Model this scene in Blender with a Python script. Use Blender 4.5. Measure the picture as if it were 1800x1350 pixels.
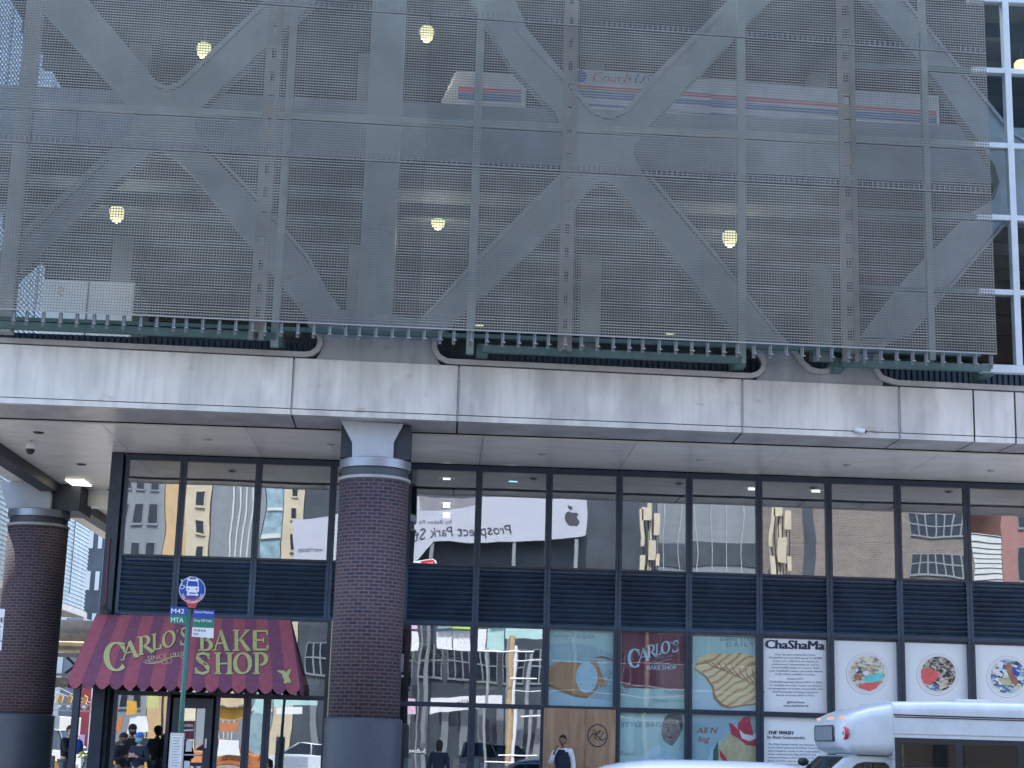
import bpy, bmesh, math, random
from math import sin, cos, pi, radians as rad
from mathutils import Vector, Matrix
random.seed(7)
SC = bpy.context.scene
for o in list(bpy.data.objects): bpy.data.objects.remove(o)
COL = SC.collection

# ------------------------------------------------------------------ camera
FPX, ROLL, PITCH, YAW = 2891.0, .0279424, .216484, .0367663
CAM = Vector((5.7922, -37.4933, 1.65))
Fd = Vector((sin(YAW)*cos(PITCH), cos(YAW)*cos(PITCH), sin(PITCH)))
R0 = Vector((cos(YAW), -sin(YAW), 0)); U0 = R0.cross(Fd)
Rd = R0*cos(ROLL) + U0*sin(ROLL); Ud = U0*cos(ROLL) - R0*sin(ROLL)
cd = bpy.data.cameras.new('camera'); cam = bpy.data.objects.new('camera', cd); COL.objects.link(cam)
cd.sensor_width = 36; cd.lens = FPX/1800*36; cd.clip_end = 2000; cd.clip_start = .1
cam.matrix_world = Matrix(((Rd.x, Ud.x, -Fd.x, CAM.x), (Rd.y, Ud.y, -Fd.y, CAM.y), (Rd.z, Ud.z, -Fd.z, CAM.z), (0, 0, 0, 1)))
SC.camera = cam
# ------------------------------------------------------------------ light
SUN_EL, SUN_AZ = rad(61), rad(-8)          # azimuth from +Y towards +X
w = bpy.data.worlds.new('World'); SC.world = w; w.use_nodes = True
sk = w.node_tree.nodes.new('ShaderNodeTexSky'); sk.sky_type = 'NISHITA'; sk.sun_disc = False
sk.sun_elevation = SUN_EL; sk.sun_rotation = SUN_AZ; sk.dust_density = 3.0; sk.ozone_density = 1.2
bg = w.node_tree.nodes['Background']; bg.inputs[1].default_value = .15
w.node_tree.links.new(sk.outputs[0], bg.inputs[0])
sl = bpy.data.lights.new('sun', 'SUN'); sl.energy = 2.7; sl.angle = rad(.5); sl.color = (1, .95, .87)
so = bpy.data.objects.new('sun', sl); COL.objects.link(so)
sd = Vector((sin(SUN_AZ)*cos(SUN_EL), cos(SUN_AZ)*cos(SUN_EL), sin(SUN_EL)))
so.rotation_euler = sd.to_track_quat('Z', 'Y').to_euler(); so.location = (0, 0, 60)
SC.view_settings.view_transform = 'Standard'; SC.view_settings.look = 'None'
SC.view_settings.exposure = 2.25; SC.view_settings.gamma = 1
SC.render.engine = 'CYCLES'; SC.cycles.max_bounces = 10; SC.cycles.transparent_max_bounces = 24
SC.cycles.glossy_bounces = 5; SC.cycles.caustics_reflective = False; SC.cycles.caustics_refractive = False

def ray(px, py): return (Fd*FPX + Rd*(px-900) - Ud*(py-675))
def at(px, py, Y):
    d = ray(px, py); t = (Y-CAM.y)/d.y; return CAM + d*t
def onplane(px, py, p0, n):
    d = ray(px, py); t = (p0-CAM).dot(n)/d.dot(n); return CAM + d*t
def mir(px, py, D):            # what the glass at Y=0 shows of a plane D metres in front of it
    p = at(px, py, D); return Vector((p.x, -D, p.z))

# ------------------------------------------------------------------ materials
def mat(name, col, rough=.6, metal=0, var=.12, scale=3, bump=0, bscale=40, col2=None, spec=.5, stretch=(1,1,1), coat=0, emit=0, alpha=1):
    m = bpy.data.materials.new(name); m.use_nodes = True; nt = m.node_tree; b = nt.nodes['Principled BSDF']
    tc = nt.nodes.new('ShaderNodeTexCoord'); mp = nt.nodes.new('ShaderNodeMapping'); mp.inputs['Scale'].default_value = stretch
    nt.links.new(tc.outputs['Object'], mp.inputs[0])
    nz = nt.nodes.new('ShaderNodeTexNoise'); nz.inputs['Scale'].default_value = scale; nz.inputs['Detail'].default_value = 6; nz.inputs['Roughness'].default_value = .62
    nt.links.new(mp.outputs[0], nz.inputs[0])
    rp = nt.nodes.new('ShaderNodeValToRGB'); c = Vector(col)
    lo = c*(1-var) if col2 is None else Vector(col2); hi = c*(1+var) if col2 is None else c
    rp.color_ramp.elements[0].position = .33; rp.color_ramp.elements[1].position = .67
    rp.color_ramp.elements[0].color = (*lo, 1); rp.color_ramp.elements[1].color = (*hi, 1)
    nt.links.new(nz.outputs[0], rp.inputs[0]); nt.links.new(rp.outputs[0], b.inputs['Base Color'])
    b.inputs['Roughness'].default_value = rough; b.inputs['Metallic'].default_value = metal
    b.inputs['Specular IOR Level'].default_value = spec; b.inputs['Coat Weight'].default_value = coat; b.inputs['Coat Roughness'].default_value = .05
    if bump:
        n2 = nt.nodes.new('ShaderNodeTexNoise'); n2.inputs['Scale'].default_value = bscale; nt.links.new(mp.outputs[0], n2.inputs[0])
        bp = nt.nodes.new('ShaderNodeBump'); bp.inputs['Strength'].default_value = bump; bp.inputs['Distance'].default_value = .02
        nt.links.new(n2.outputs[0], bp.inputs['Height']); nt.links.new(bp.outputs[0], b.inputs['Normal'])
    if emit:
        nt.links.new(rp.outputs[0], b.inputs['Emission Color']); b.inputs['Emission Strength'].default_value = emit
    return m
def glassmat(name, refl, tint, bump=.02, bscale=.9, gcol=(.9, .95, 1)):
    m = bpy.data.materials.new(name); m.use_nodes = True; nt = m.node_tree; nt.nodes.remove(nt.nodes['Principled BSDF'])
    out = nt.nodes['Material Output']; mx = nt.nodes.new('ShaderNodeMixShader')
    tr = nt.nodes.new('ShaderNodeBsdfTransparent'); tr.inputs[0].default_value = (*tint, 1)
    gl = nt.nodes.new('ShaderNodeBsdfGlossy'); gl.inputs['Roughness'].default_value = .004; gl.inputs[0].default_value = (*gcol, 1)
    lw = nt.nodes.new('ShaderNodeLayerWeight'); lw.inputs[0].default_value = .25
    ma = nt.nodes.new('ShaderNodeMath'); ma.operation = 'MULTIPLY_ADD'; ma.inputs[1].default_value = 1-refl; ma.inputs[2].default_value = refl; ma.use_clamp = True
    nt.links.new(lw.outputs['Fresnel'], ma.inputs[0]); nt.links.new(ma.outputs[0], mx.inputs[0])
    lw.inputs[0].default_value = .04
    nt.links.new(tr.outputs[0], mx.inputs[1]); nt.links.new(gl.outputs[0], mx.inputs[2]); nt.links.new(mx.outputs[0], out.inputs[0])
    tc = nt.nodes.new('ShaderNodeTexCoord'); nz = nt.nodes.new('ShaderNodeTexNoise'); nz.inputs['Scale'].default_value = bscale; nz.inputs['Detail'].default_value = 1.5
    bp = nt.nodes.new('ShaderNodeBump'); bp.inputs['Strength'].default_value = 1; bp.inputs['Distance'].default_value = bump
    nt.links.new(tc.outputs['Object'], nz.inputs[0]); nt.links.new(nz.outputs[0], bp.inputs['Height']); nt.links.new(bp.outputs[0], gl.inputs['Normal'])
    return m
def wavemat(name, c1, c2, scale=4, dist=6, det=2):
    m = bpy.data.materials.new(name); m.use_nodes = True; nt = m.node_tree; b = nt.nodes['Principled BSDF']
    tc = nt.nodes.new('ShaderNodeTexCoord'); mp = nt.nodes.new('ShaderNodeMapping'); mp.inputs['Rotation'].default_value = (0, rad(35), 0)
    wv = nt.nodes.new('ShaderNodeTexWave'); wv.inputs['Scale'].default_value = scale; wv.inputs['Distortion'].default_value = dist; wv.inputs['Detail'].default_value = det; wv.inputs['Detail Scale'].default_value = .6; wv.bands_direction = 'Z'
    rp = nt.nodes.new('ShaderNodeValToRGB'); rp.color_ramp.elements[0].color = (*c2, 1); rp.color_ramp.elements[1].color = (*c1, 1); rp.color_ramp.elements[0].position = .05; rp.color_ramp.elements[1].position = .5
    nt.links.new(tc.outputs['Object'], mp.inputs[0]); nt.links.new(mp.outputs[0], wv.inputs[0]); nt.links.new(wv.outputs[0], rp.inputs[0]); nt.links.new(rp.outputs[0], b.inputs['Base Color']); b.inputs['Roughness'].default_value = .55; return m
def scrapmat(name, cols, scale=14):
    m = bpy.data.materials.new(name); m.use_nodes = True; nt = m.node_tree; b = nt.nodes['Principled BSDF']
    tc = nt.nodes.new('ShaderNodeTexCoord'); mp = nt.nodes.new('ShaderNodeMapping'); mp.inputs['Scale'].default_value = (1, 1, 1.7); mp.inputs['Rotation'].default_value = (0, rad(28), 0); nt.links.new(tc.outputs['Object'], mp.inputs[0])
    nz = nt.nodes.new('ShaderNodeTexNoise'); nz.inputs['Scale'].default_value = 9; nz.inputs['Detail'].default_value = 4; nt.links.new(mp.outputs[0], nz.inputs[0])
    ad = nt.nodes.new('ShaderNodeVectorMath'); ad.operation = 'MULTIPLY_ADD'; ad.inputs[1].default_value = (.12,.12,.12); nt.links.new(nz.outputs['Color'], ad.inputs[0]); nt.links.new(mp.outputs[0], ad.inputs[2])
    vo = nt.nodes.new('ShaderNodeTexVoronoi'); vo.inputs['Scale'].default_value = scale; nt.links.new(ad.outputs[0], vo.inputs[0])
    sp = nt.nodes.new('ShaderNodeSeparateColor'); nt.links.new(vo.outputs['Color'], sp.inputs[0]); rp = nt.nodes.new('ShaderNodeValToRGB'); rp.color_ramp.interpolation = 'CONSTANT'
    e = rp.color_ramp.elements; e[0].color = (*cols[0], 1); e[1].position = 1/len(cols); e[1].color = (*cols[1], 1)
    for i, c in enumerate(cols[2:], 2): q = e.new(i/len(cols)); q.color = (*c, 1)
    nt.links.new(sp.outputs[0], rp.inputs[0]); nt.links.new(rp.outputs[0], b.inputs['Base Color']); b.inputs['Roughness'].default_value = .5; return m
def brickmat(name, c1, c2, mortar, bw=.2, bh=.075, uv=True, msz=.012, rough=.8):
    m = bpy.data.materials.new(name); m.use_nodes = True; nt = m.node_tree; b = nt.nodes['Principled BSDF']
    tc = nt.nodes.new('ShaderNodeTexCoord'); bt = nt.nodes.new('ShaderNodeTexBrick'); mp = nt.nodes.new('ShaderNodeMapping')
    if not uv: mp.inputs['Rotation'].default_value = (rad(90), 0, 0)
    nt.links.new(tc.outputs['UV' if uv else 'Object'], mp.inputs[0]); nt.links.new(mp.outputs[0], bt.inputs[0])
    bt.inputs['Color1'].default_value = (*c1, 1); bt.inputs['Color2'].default_value = (*c2, 1); bt.inputs['Mortar'].default_value = (*mortar, 1)
    bt.inputs['Scale'].default_value = 1; bt.inputs['Mortar Size'].default_value = msz; bt.inputs['Mortar Smooth'].default_value = .3
    bt.inputs['Brick Width'].default_value = bw; bt.inputs['Row Height'].default_value = bh
    nz = nt.nodes.new('ShaderNodeTexNoise'); nz.inputs['Scale'].default_value = 1.3; nz.inputs['Detail'].default_value = 5; nt.links.new(tc.outputs['Object'], nz.inputs[0])
    mx = nt.nodes.new('ShaderNodeMix'); mx.data_type = 'RGBA'; mx.blend_type = 'MULTIPLY'; mx.inputs[0].default_value = .45
    nt.links.new(bt.outputs[0], mx.inputs[6]); nt.links.new(nz.outputs[0], mx.inputs[7]); nt.links.new(mx.outputs[2], b.inputs['Base Color'])
    b.inputs['Roughness'].default_value = rough
    bp = nt.nodes.new('ShaderNodeBump'); bp.inputs['Strength'].default_value = .5; bp.inputs['Distance'].default_value = .006; bp.invert = True
    nt.links.new(bt.outputs['Fac'], bp.inputs['Height']); nt.links.new(bp.outputs[0], b.inputs['Normal'])
    return m
def weathered(name, col, dark, rust, rough=.5, metal=.0):
    """painted metal panel with vertical runs, broad stains and small rust spots of their own"""
    m = bpy.data.materials.new(name); m.use_nodes = True; nt = m.node_tree; b = nt.nodes['Principled BSDF']
    tc = nt.nodes.new('ShaderNodeTexCoord')
    def noise(scale, st, det=5):
        mp = nt.nodes.new('ShaderNodeMapping'); mp.inputs['Scale'].default_value = st; nt.links.new(tc.outputs['Object'], mp.inputs[0])
        n = nt.nodes.new('ShaderNodeTexNoise'); n.inputs['Scale'].default_value = scale; n.inputs['Detail'].default_value = det; nt.links.new(mp.outputs[0], n.inputs[0]); return n
    def mixc(a, b_, fac):
        x = nt.nodes.new('ShaderNodeMix'); x.data_type = 'RGBA'; nt.links.new(fac, x.inputs[0])
        if isinstance(a, tuple): x.inputs[6].default_value = (*a, 1)
        else: nt.links.new(a, x.inputs[6])
        x.inputs[7].default_value = (*b_, 1); return x.outputs[2]
    def ramp(n, lo, hi, mx_=1.):
        r = nt.nodes.new('ShaderNodeMapRange'); r.inputs[1].default_value = lo; r.inputs[2].default_value = hi; r.inputs[4].default_value = mx_
        nt.links.new(n.outputs[0], r.inputs[0]); return r.outputs[0]
    c = mixc(col, dark, ramp(noise(1.1, (1, 1, .35)), .42, .66, .7))
    c = mixc(c, dark, ramp(noise(7, (1, 1, .07)), .48, .76, .45))
    c = mixc(c, tuple(min(1, v*1.25) for v in col), ramp(noise(2.2, (1, 1, .5)), .52, .75, .5))
    c = mixc(c, rust, ramp(noise(1.6, (1, 1, 1.6), 8), .64, .74, .6))
    nt.links.new(c, b.inputs['Base Color']); b.inputs['Metallic'].default_value = metal
    r = nt.nodes.new('ShaderNodeMapRange'); r.inputs[3].default_value = rough-.12; r.inputs[4].default_value = rough+.15
    nt.links.new(noise(3, (1, 1, .4)).outputs[0], r.inputs[0]); nt.links.new(r.outputs[0], b.inputs['Roughness'])
    bp = nt.nodes.new('ShaderNodeBump'); bp.inputs['Strength'].default_value = .35; bp.inputs['Distance'].default_value = .01
    nt.links.new(noise(1.2, (1, 1, 1), 2).outputs[0], bp.inputs['Height']); nt.links.new(bp.outputs[0], b.inputs['Normal'])
    return m
M = dict(
 fascia=weathered('fascia panel', (.64,.645,.635), (.36,.365,.37), (.25,.15,.09), .42, .35),
 gusset=weathered('truss plate paint', (.34,.37,.40), (.20,.23,.26), (.2,.15,.12), .5),
 truss=weathered('truss paint', (.33,.375,.39), (.255,.295,.31), (.2,.16,.13), .55),
 tealp=mat('pale teal post paint', (.24,.33,.34), .5, var=.12, scale=3),
 trim=mat('trim paint', (.40,.40,.41), .5, var=.15, scale=2),
 soffit=mat('satin soffit panel', (.86,.85,.82), .34, .12, var=.10, scale=1.2, bump=.25, bscale=1.6, stretch=(1,2.5,1)),
 soffit2=mat('underside panel', (.50,.51,.53), .35, .4, var=.2, scale=1.5),
 dark=mat('dark gap', (.012,.018,.028), .7),
 mull=mat('navy frame paint', (.018,.032,.06), .35, .2, var=.15, scale=4),
 louv=mat('louvre paint with blue veil', (.025,.057,.110), .42, .1, var=.35, scale=.9),  # black louvres; the blue veil of glare is mixed into the colour
 corr=mat('dark blue ribbed cladding', (.035,.06,.085), .5, .2, var=.25, scale=2),
 teal=mat('teal steel paint', (.085,.165,.175), .5, .1, var=.15, scale=3),
 white=mat('white paint', (.72,.75,.78), .45, var=.05),
 wmull=mat('pale curtain wall paint', (.55,.63,.70), .4, var=.06),
 mesh=mat('galvanised mesh wire', (.255,.262,.246), .55, .05, var=.2, scale=.7),
 mesh2=mat('galvanised mesh wire dull', (.215,.222,.212), .55, .05, var=.2, scale=.7),
 cable=mat('steel cable', (.32,.34,.36), .4, .2),
 hook=mat('seam hook steel', (.20,.205,.205), .5, .1),
 brack=mat('bracket steel', (.13,.145,.16), .5, .3),
 brick=brickmat('column brick', (.115,.058,.070), (.050,.036,.055), (.17,.16,.19)),
 granite=mat('granite base', (.052,.066,.092), .5, var=.18, scale=30, bump=.1),
 cap=mat('brushed cap metal', (.27,.31,.39), .35, .6, var=.1, scale=4, stretch=(1,1,8)),
 bracketm=weathered('column bracket paint', (.42,.47,.53), (.36,.40,.46), (.3,.26,.24), .5),
 pier=mat('pier cladding', (.022,.032,.05), .5, .2, var=.2),
 conc=mat('concrete', (.27,.27,.28), .85, var=.15, scale=2, bump=.2),
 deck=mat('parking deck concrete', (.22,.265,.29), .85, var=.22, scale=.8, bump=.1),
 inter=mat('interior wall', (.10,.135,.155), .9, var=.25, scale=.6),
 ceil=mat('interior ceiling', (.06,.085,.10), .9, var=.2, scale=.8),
 asphalt=mat('asphalt', (.085,.083,.08), .85, var=.25, scale=6, bump=.3, bscale=90),
 walk=mat('pavement slabs', (.42,.41,.39), .85, var=.15, scale=3, bump=.15, bscale=50),
 line=mat('road paint', (.75,.75,.72), .7),
 glass=glassmat('window glass', .31, (.60,.70,.74), .0009, .9),
 glass2=glassmat('shop glass', .30, (.68,.76,.78), .0009, 1.0),
glass3=glassmat('poster glass', .055, (.88,.92,.93), .0012, 1.0),
 cwglass=glassmat('curtain wall glass', .008, (.88,.92,.94), .003),
 carglass=glassmat('vehicle glass', .035, (.16,.26,.36), .001),
 maroonA=mat('awning canvas red', (.37,.10,.14), .85, var=.12, scale=9, bump=.1),
 maroonB=mat('awning canvas plum', (.21,.075,.135), .85, var=.12, scale=9, bump=.1),
 gold=mat('awning lettering', (.52,.53,.23), .6, var=.08),
 poleg=mat('green pole paint', (.03,.13,.11), .45, .2),
 blue=mat('sign blue', (.010,.055,.36), .4), green=mat('sign green', (.0,.20,.13), .4), red=mat('sign red', (.55,.04,.06), .4),
 signw=mat('sign white', (.75,.78,.82), .4, var=.03), ink=mat('ink', (.015,.02,.045), .5), inkg=mat('faded ink', (.25,.34,.36), .6),
 navy=mat('navy print', (.01,.02,.06), .5),
 alu=mat('aluminium', (.5,.52,.55), .35, .8),
 vanw=mat('bus gelcoat white', (.54,.62,.69), .32, var=.09, scale=2.5, coat=.3),
 carw=mat('car paint white', (.62,.70,.78), .25, var=.03, coat=.6),
 rubber=mat('rubber', (.02,.02,.022), .8), black=mat('black plastic', (.012,.016,.025), .5),
 amber=mat('amber lens', (.85,.25,.05), .3, emit=.25), 
 taxi=mat('taxi yellow', (.62,.36,.06), .35, coat=.4), orange=mat('orange paint', (.50,.19,.08), .5),
 lamp=mat('lamp glow', (1,.92,.42), .5, emit=.30, var=.03), lampw=mat('downlight glow', (1,.92,.70), .5, emit=.7, var=.02), lampc=mat('exit light glow', (.35,.9,1), .5, emit=.5, var=.02),
 skin=mat('skin brown', (.20,.11,.075), .6), skin2=mat('skin light', (.50,.30,.22), .6), hair=mat('hair', (.012,.01,.012), .8),
 clothn=mat('navy cloth', (.012,.02,.04), .9, bump=.2), clothk=mat('black cloth', (.010,.012,.018), .9, bump=.2), clothw=mat('white shirt', (.70,.72,.80), .85, bump=.1),
 clothb=mat('blue cap knit', (.02,.16,.55), .9), teal2=mat('surgical mask', (.05,.50,.52), .8), jeans=mat('grey trousers', (.10,.12,.15), .9),
 wood=mat('plywood', (.42,.28,.18), .7, col2=(.27,.16,.095), scale=2.2, stretch=(4,1,.35), bump=.1),
 burg=mat('burgundy print', (.13,.018,.045), .5, var=.1), mint=mat('pale mint print', (.40,.62,.62), .5, var=.07, scale=1.2),  # mint includes the bluish cast that glass reflection lays over the posters
 mint2=mat('grey blue print', (.32,.50,.58), .5, var=.1, scale=1.4), pblue=mat('pale blue print', (.40,.62,.74), .5, var=.05),  # bluish glass reflection is mixed into both poster colours
 crust=mat('pastry crust', (.42,.24,.11), .7, col2=(.24,.12,.05), scale=14), cream=mat('cream print', (.62,.58,.36), .6, col2=(.50,.40,.20), scale=6), crusty=mat('pastry fold line', (.30,.15,.06), .6),
 poster=mat('white poster', (.80,.84,.88), .5, var=.03, scale=1), strawb=mat('strawberry red', (.50,.02,.05), .5, var=.3, scale=9),
 trash2=scrapmat('debris print dark', [(.45,.40,.32),(.05,.05,.06),(.55,.52,.45),(.16,.12,.10),(.03,.03,.04),(.34,.30,.25)], 15),
 trash3=scrapmat('debris print straw', [(.70,.66,.52),(.42,.36,.24),(.60,.62,.58),(.75,.72,.62),(.30,.24,.20),(.66,.50,.36)], 11), trash4=scrapmat('debris print blue', [(.50,.66,.78),(.72,.78,.80),(.10,.16,.34),(.30,.48,.62),(.04,.05,.09),(.62,.60,.50)], 11),
 coral=mat('coral print', (.75,.12,.12), .5, var=.15, scale=9), pastry=wavemat('golden pastry print', (.78,.62,.34), (.50,.30,.12), 2.0, 9), shell=wavemat('cannoli shell print', (.50,.31,.15), (.25,.12,.05), 9, 5, 3),
 skyw=mat('aqua print', (.15,.62,.60), .5, var=.2, scale=8), brown=mat('brown print', (.38,.16,.09), .6, var=.3, scale=8),
 face=mat('printed face', (.30,.24,.22), .6, col2=(.15,.13,.14), scale=7),
 bbw=mat('billboard white', (.42,.45,.53), .6, var=.03, scale=.3), bbg=mat('billboard grey', (.22,.22,.25), .6), bbi=mat('billboard ink', (.05,.05,.07), .6),
 obrick=brickmat('opposite brick', (.26,.22,.19), (.18,.15,.14), (.34,.32,.30), .34, .11, False, .018),
 ocream=mat('cream render', (.50,.45,.34), .8, var=.1, scale=1), otan=mat('tan stone', (.50,.36,.2), .8, var=.1), ogrey=mat('grey cladding', (.20,.23,.26), .5, var=.15, scale=.5, stretch=(1,1,.1)),
 odark=mat('dark cladding', (.05,.065,.085), .5, var=.3, scale=.6), ored=mat('red stucco', (.30,.16,.15), .8, var=.1), ocyan=mat('cyan glass wall', (.24,.36,.42), .3, var=.35, scale=2.5),
 owhite=mat('white siding', (.55,.58,.58), .7, var=.05), win=mat('dark window', (.02,.03,.045), .15, var=.3, scale=2),
 bluemesh=mat('blue grey mesh cladding', (.25,.36,.47), .5, .2, var=.3, scale=1.4, stretch=(3,3,.5), bump=.2), shade=mat('steel soffit', (.22,.21,.20), .7),
 steel=mat('overpass steel', (.24,.22,.19), .6, var=.2), redw=mat('red hoarding', (.33,.05,.06), .7, var=.1), flower=mat('yellow flowers', (.75,.75,.12), .7, var=.4, scale=30),
 bagb=mat('blue bag', (.02,.08,.45), .6), tanp=mat('tan facade', (.60,.47,.30), .8), pink=mat('pink panel', (.65,.45,.6), .6), lime=mat('lime panel', (.4,.65,.1), .6), hair2=mat('blonde hair', (.5,.33,.18), .8),
 cbox=mat('white carton', (.65,.68,.68), .7), busblue=mat('coach blue', (.03,.10,.25), .4), buswhite=mat('coach white', (.46,.455,.45), .35, emit=0), interw=mat('shop interior wall', (.10,.13,.15), .9, var=.25, scale=1.5),
)
# ------------------------------------------------------------------ builders
class MB:
    def __init__(s): s.v = []; s.f = []; s.uv = None
    def poly(s, pts): n = len(s.v); s.v += [Vector(p) for p in pts]; s.f.append(tuple(range(n, n+len(pts)))); return s
    def box(s, a, b, bev=0):
        x0, y0, z0 = a; x1, y1, z1 = b
        n = len(s.v); s.v += [Vector(p) for p in ((x0,y0,z0),(x1,y0,z0),(x1,y1,z0),(x0,y1,z0),(x0,y0,z1),(x1,y0,z1),(x1,y1,z1),(x0,y1,z1))]
        s.f += [tuple(n+i for i in q) for q in ((0,3,2,1),(4,5,6,7),(0,1,5,4),(1,2,6,5),(2,3,7,6),(3,0,4,7))]; return s
    def hexa(s, c8):
        n = len(s.v); s.v += [Vector(p) for p in c8]
        s.f += [tuple(n+i for i in q) for q in ((0,3,2,1),(4,5,6,7),(0,1,5,4),(1,2,6,5),(2,3,7,6),(3,0,4,7))]; return s
    def prism(s, pts, d):      # planar outline extruded by vector d
        d = Vector(d); n = len(s.v); k = len(pts); s.v += [Vector(p) for p in pts] + [Vector(p)+d for p in pts]
        s.f.append(tuple(range(n, n+k))); s.f.append(tuple(reversed(range(n+k, n+2*k))))
        for i in range(k): j = (i+1) % k; s.f.append((n+i, n+k+i, n+k+j, n+j))
        return s
    def bar(s, a, b, w, h=None, up=(0,0,1)):   # rectangular bar from a to b
        a = Vector(a); b = Vector(b); h = h or w; d = (b-a).normalized(); u = Vector(up)
        if abs(d.dot(u)) > .98: u = Vector((0,1,0))
        x = d.cross(u).normalized()*w/2; y = x.cross(d).normalized()*h/2
        return s.hexa([a-x-y, a+x-y, a+x+y, a-x+y, b-x-y, b+x-y, b+x+y, b-x+y])
    def tube(s, pts, r, seg=10, caps=True):
        pts = [Vector(p) for p in pts]; rs = r if isinstance(r, (list, tuple)) else [r]*len(pts); n0 = len(s.v)
        for i, p in enumerate(pts):
            d = (pts[min(i+1, len(pts)-1)] - pts[max(i-1, 0)]).normalized(); u = Vector((0,0,1)) if abs(d.z) < .9 else Vector((0,1,0))
            x = d.cross(u).normalized(); y = d.cross(x)
            for k in range(seg): a = 2*pi*k/seg; s.v.append(p + (x*cos(a)+y*sin(a))*rs[i])
        for i in range(len(pts)-1):
            for k in range(seg): a = n0+i*seg+k; b = n0+i*seg+(k+1) % seg; s.f.append((a, b, b+seg, a+seg))
        if caps: s.f.append(tuple(n0+k for k in range(seg))); s.f.append(tuple(reversed([n0+(len(pts)-1)*seg+k for k in range(seg)])))
        return s
    def lathe(s, c, prof, seg=32):  # profile (r,z) round vertical axis at c
        n0 = len(s.v); c = Vector(c)
        for r, z in prof:
            for k in range(seg): a = 2*pi*k/seg; s.v.append(c + Vector((cos(a)*r, sin(a)*r, z)))
        for i in range(len(prof)-1):
            for k in range(seg): a = n0+i*seg+k; b = n0+i*seg+(k+1) % seg; s.f.append((a, b, b+seg, a+seg))
        s.f.append(tuple(reversed([n0+k for k in range(seg)]))); s.f.append(tuple(n0+(len(prof)-1)*seg+k for k in range(seg)))
        return s
    def ball(s, c, r, seg=12, ring=8):
        r = Vector(r) if not isinstance(r, (int, float)) else Vector((r,)*3); n0 = len(s.v); c = Vector(c)
        for i in range(ring+1):
            t = pi*i/ring
            for k in range(seg): a = 2*pi*k/seg; s.v.append(c + Vector((r.x*sin(t)*cos(a), r.y*sin(t)*sin(a), -r.z*cos(t))))
        for i in range(ring):
            for k in range(seg): a = n0+i*seg+k; b = n0+i*seg+(k+1) % seg; s.f.append((a, b, b+seg, a+seg))
        return s
    def build(s, name, m, parent=None, smooth=False, bevel=0, label=None):
        me = bpy.data.meshes.new(name); off = parent_loc(parent)
        me.from_pydata([tuple(v-off) for v in s.v], [], s.f); me.validate(); me.update()
        bm = bmesh.new(); bm.from_mesh(me); bmesh.ops.remove_doubles(bm, verts=bm.verts, dist=1e-5) if smooth else None
        bmesh.ops.recalc_face_normals(bm, faces=bm.faces)
        if bevel: bmesh.ops.bevel(bm, geom=[e for e in bm.edges if e.is_manifold and e.calc_face_angle(0) > .6], offset=bevel, segments=2, affect='EDGES', profile=.6)
        bm.to_mesh(me); bm.free()
        if smooth:
            for p in me.polygons: p.use_smooth = True
        return link(name, me, m, parent, label)
LOCAL = False
def parent_loc(p):
    v = Vector((0,0,0))
    if LOCAL: return v
    while p is not None: v += p.location; p = p.parent
    return v
def link(name, me, m, parent, label=None):
    if not isinstance(m, (list, tuple)): m = [m]
    for x in m: me.materials.append(M[x] if isinstance(x, str) else x)
    o = bpy.data.objects.new(name, me); COL.objects.link(o); o.parent = parent
    if label: o['label'] = label
    return o
def tag(o, label=None, cat=None, group=None, kind=None):
    if label: o['label'] = label
    if cat: o['category'] = cat
    if group: o['group'] = group
    if kind: o['kind'] = kind
    return o
def thing(name, loc, label, cat, group=None):
    o = bpy.data.objects.new(name, None); o.empty_display_size = .2; COL.objects.link(o); o.location = loc
    return tag(o, label, cat, group)
def struct(name, mb, m): return tag(mb.build(name, m), kind='structure')
def copy_thing(src, loc, label, group=None):
    c = src.copy(); COL.objects.link(c); c.location = loc; c['label'] = label
    if group: c['group'] = group
    def kids(o, n):
        for ch in list(o.children):
            d = ch.copy(); COL.objects.link(d); d.parent = n; kids(ch, d)
    kids(src, c); return c
def pxpoly(pts, Y, th=None, fn=None):
    return [ (fn or (lambda a, b: at(a, b, Y)))(x, y) for x, y in pts]
def arc(cx, cy, rx, ry, a0, a1, n=10): return [(cx+rx*cos(rad(a0+(a1-a0)*i/n)), cy+ry*sin(rad(a0+(a1-a0)*i/n))) for i in range(n+1)]
def ribbon2(pts, w):        # ribbon quads in picture-plane units; w number or list
    n = len(pts); ws = w if isinstance(w, (list, tuple)) else [w]*n; L = []; Rr = []
    for i in range(n):
        a = pts[max(i-1, 0)]; b = pts[min(i+1, n-1)]; dx, dy = b[0]-a[0], b[1]-a[1]; l = math.hypot(dx, dy) or 1
        nx, ny = -dy/l*ws[i]/2, dx/l*ws[i]/2; L.append((pts[i][0]+nx, pts[i][1]+ny)); Rr.append((pts[i][0]-nx, pts[i][1]-ny))
    return [[L[i], L[i+1], Rr[i+1], Rr[i]] for i in range(n-1)]

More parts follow.
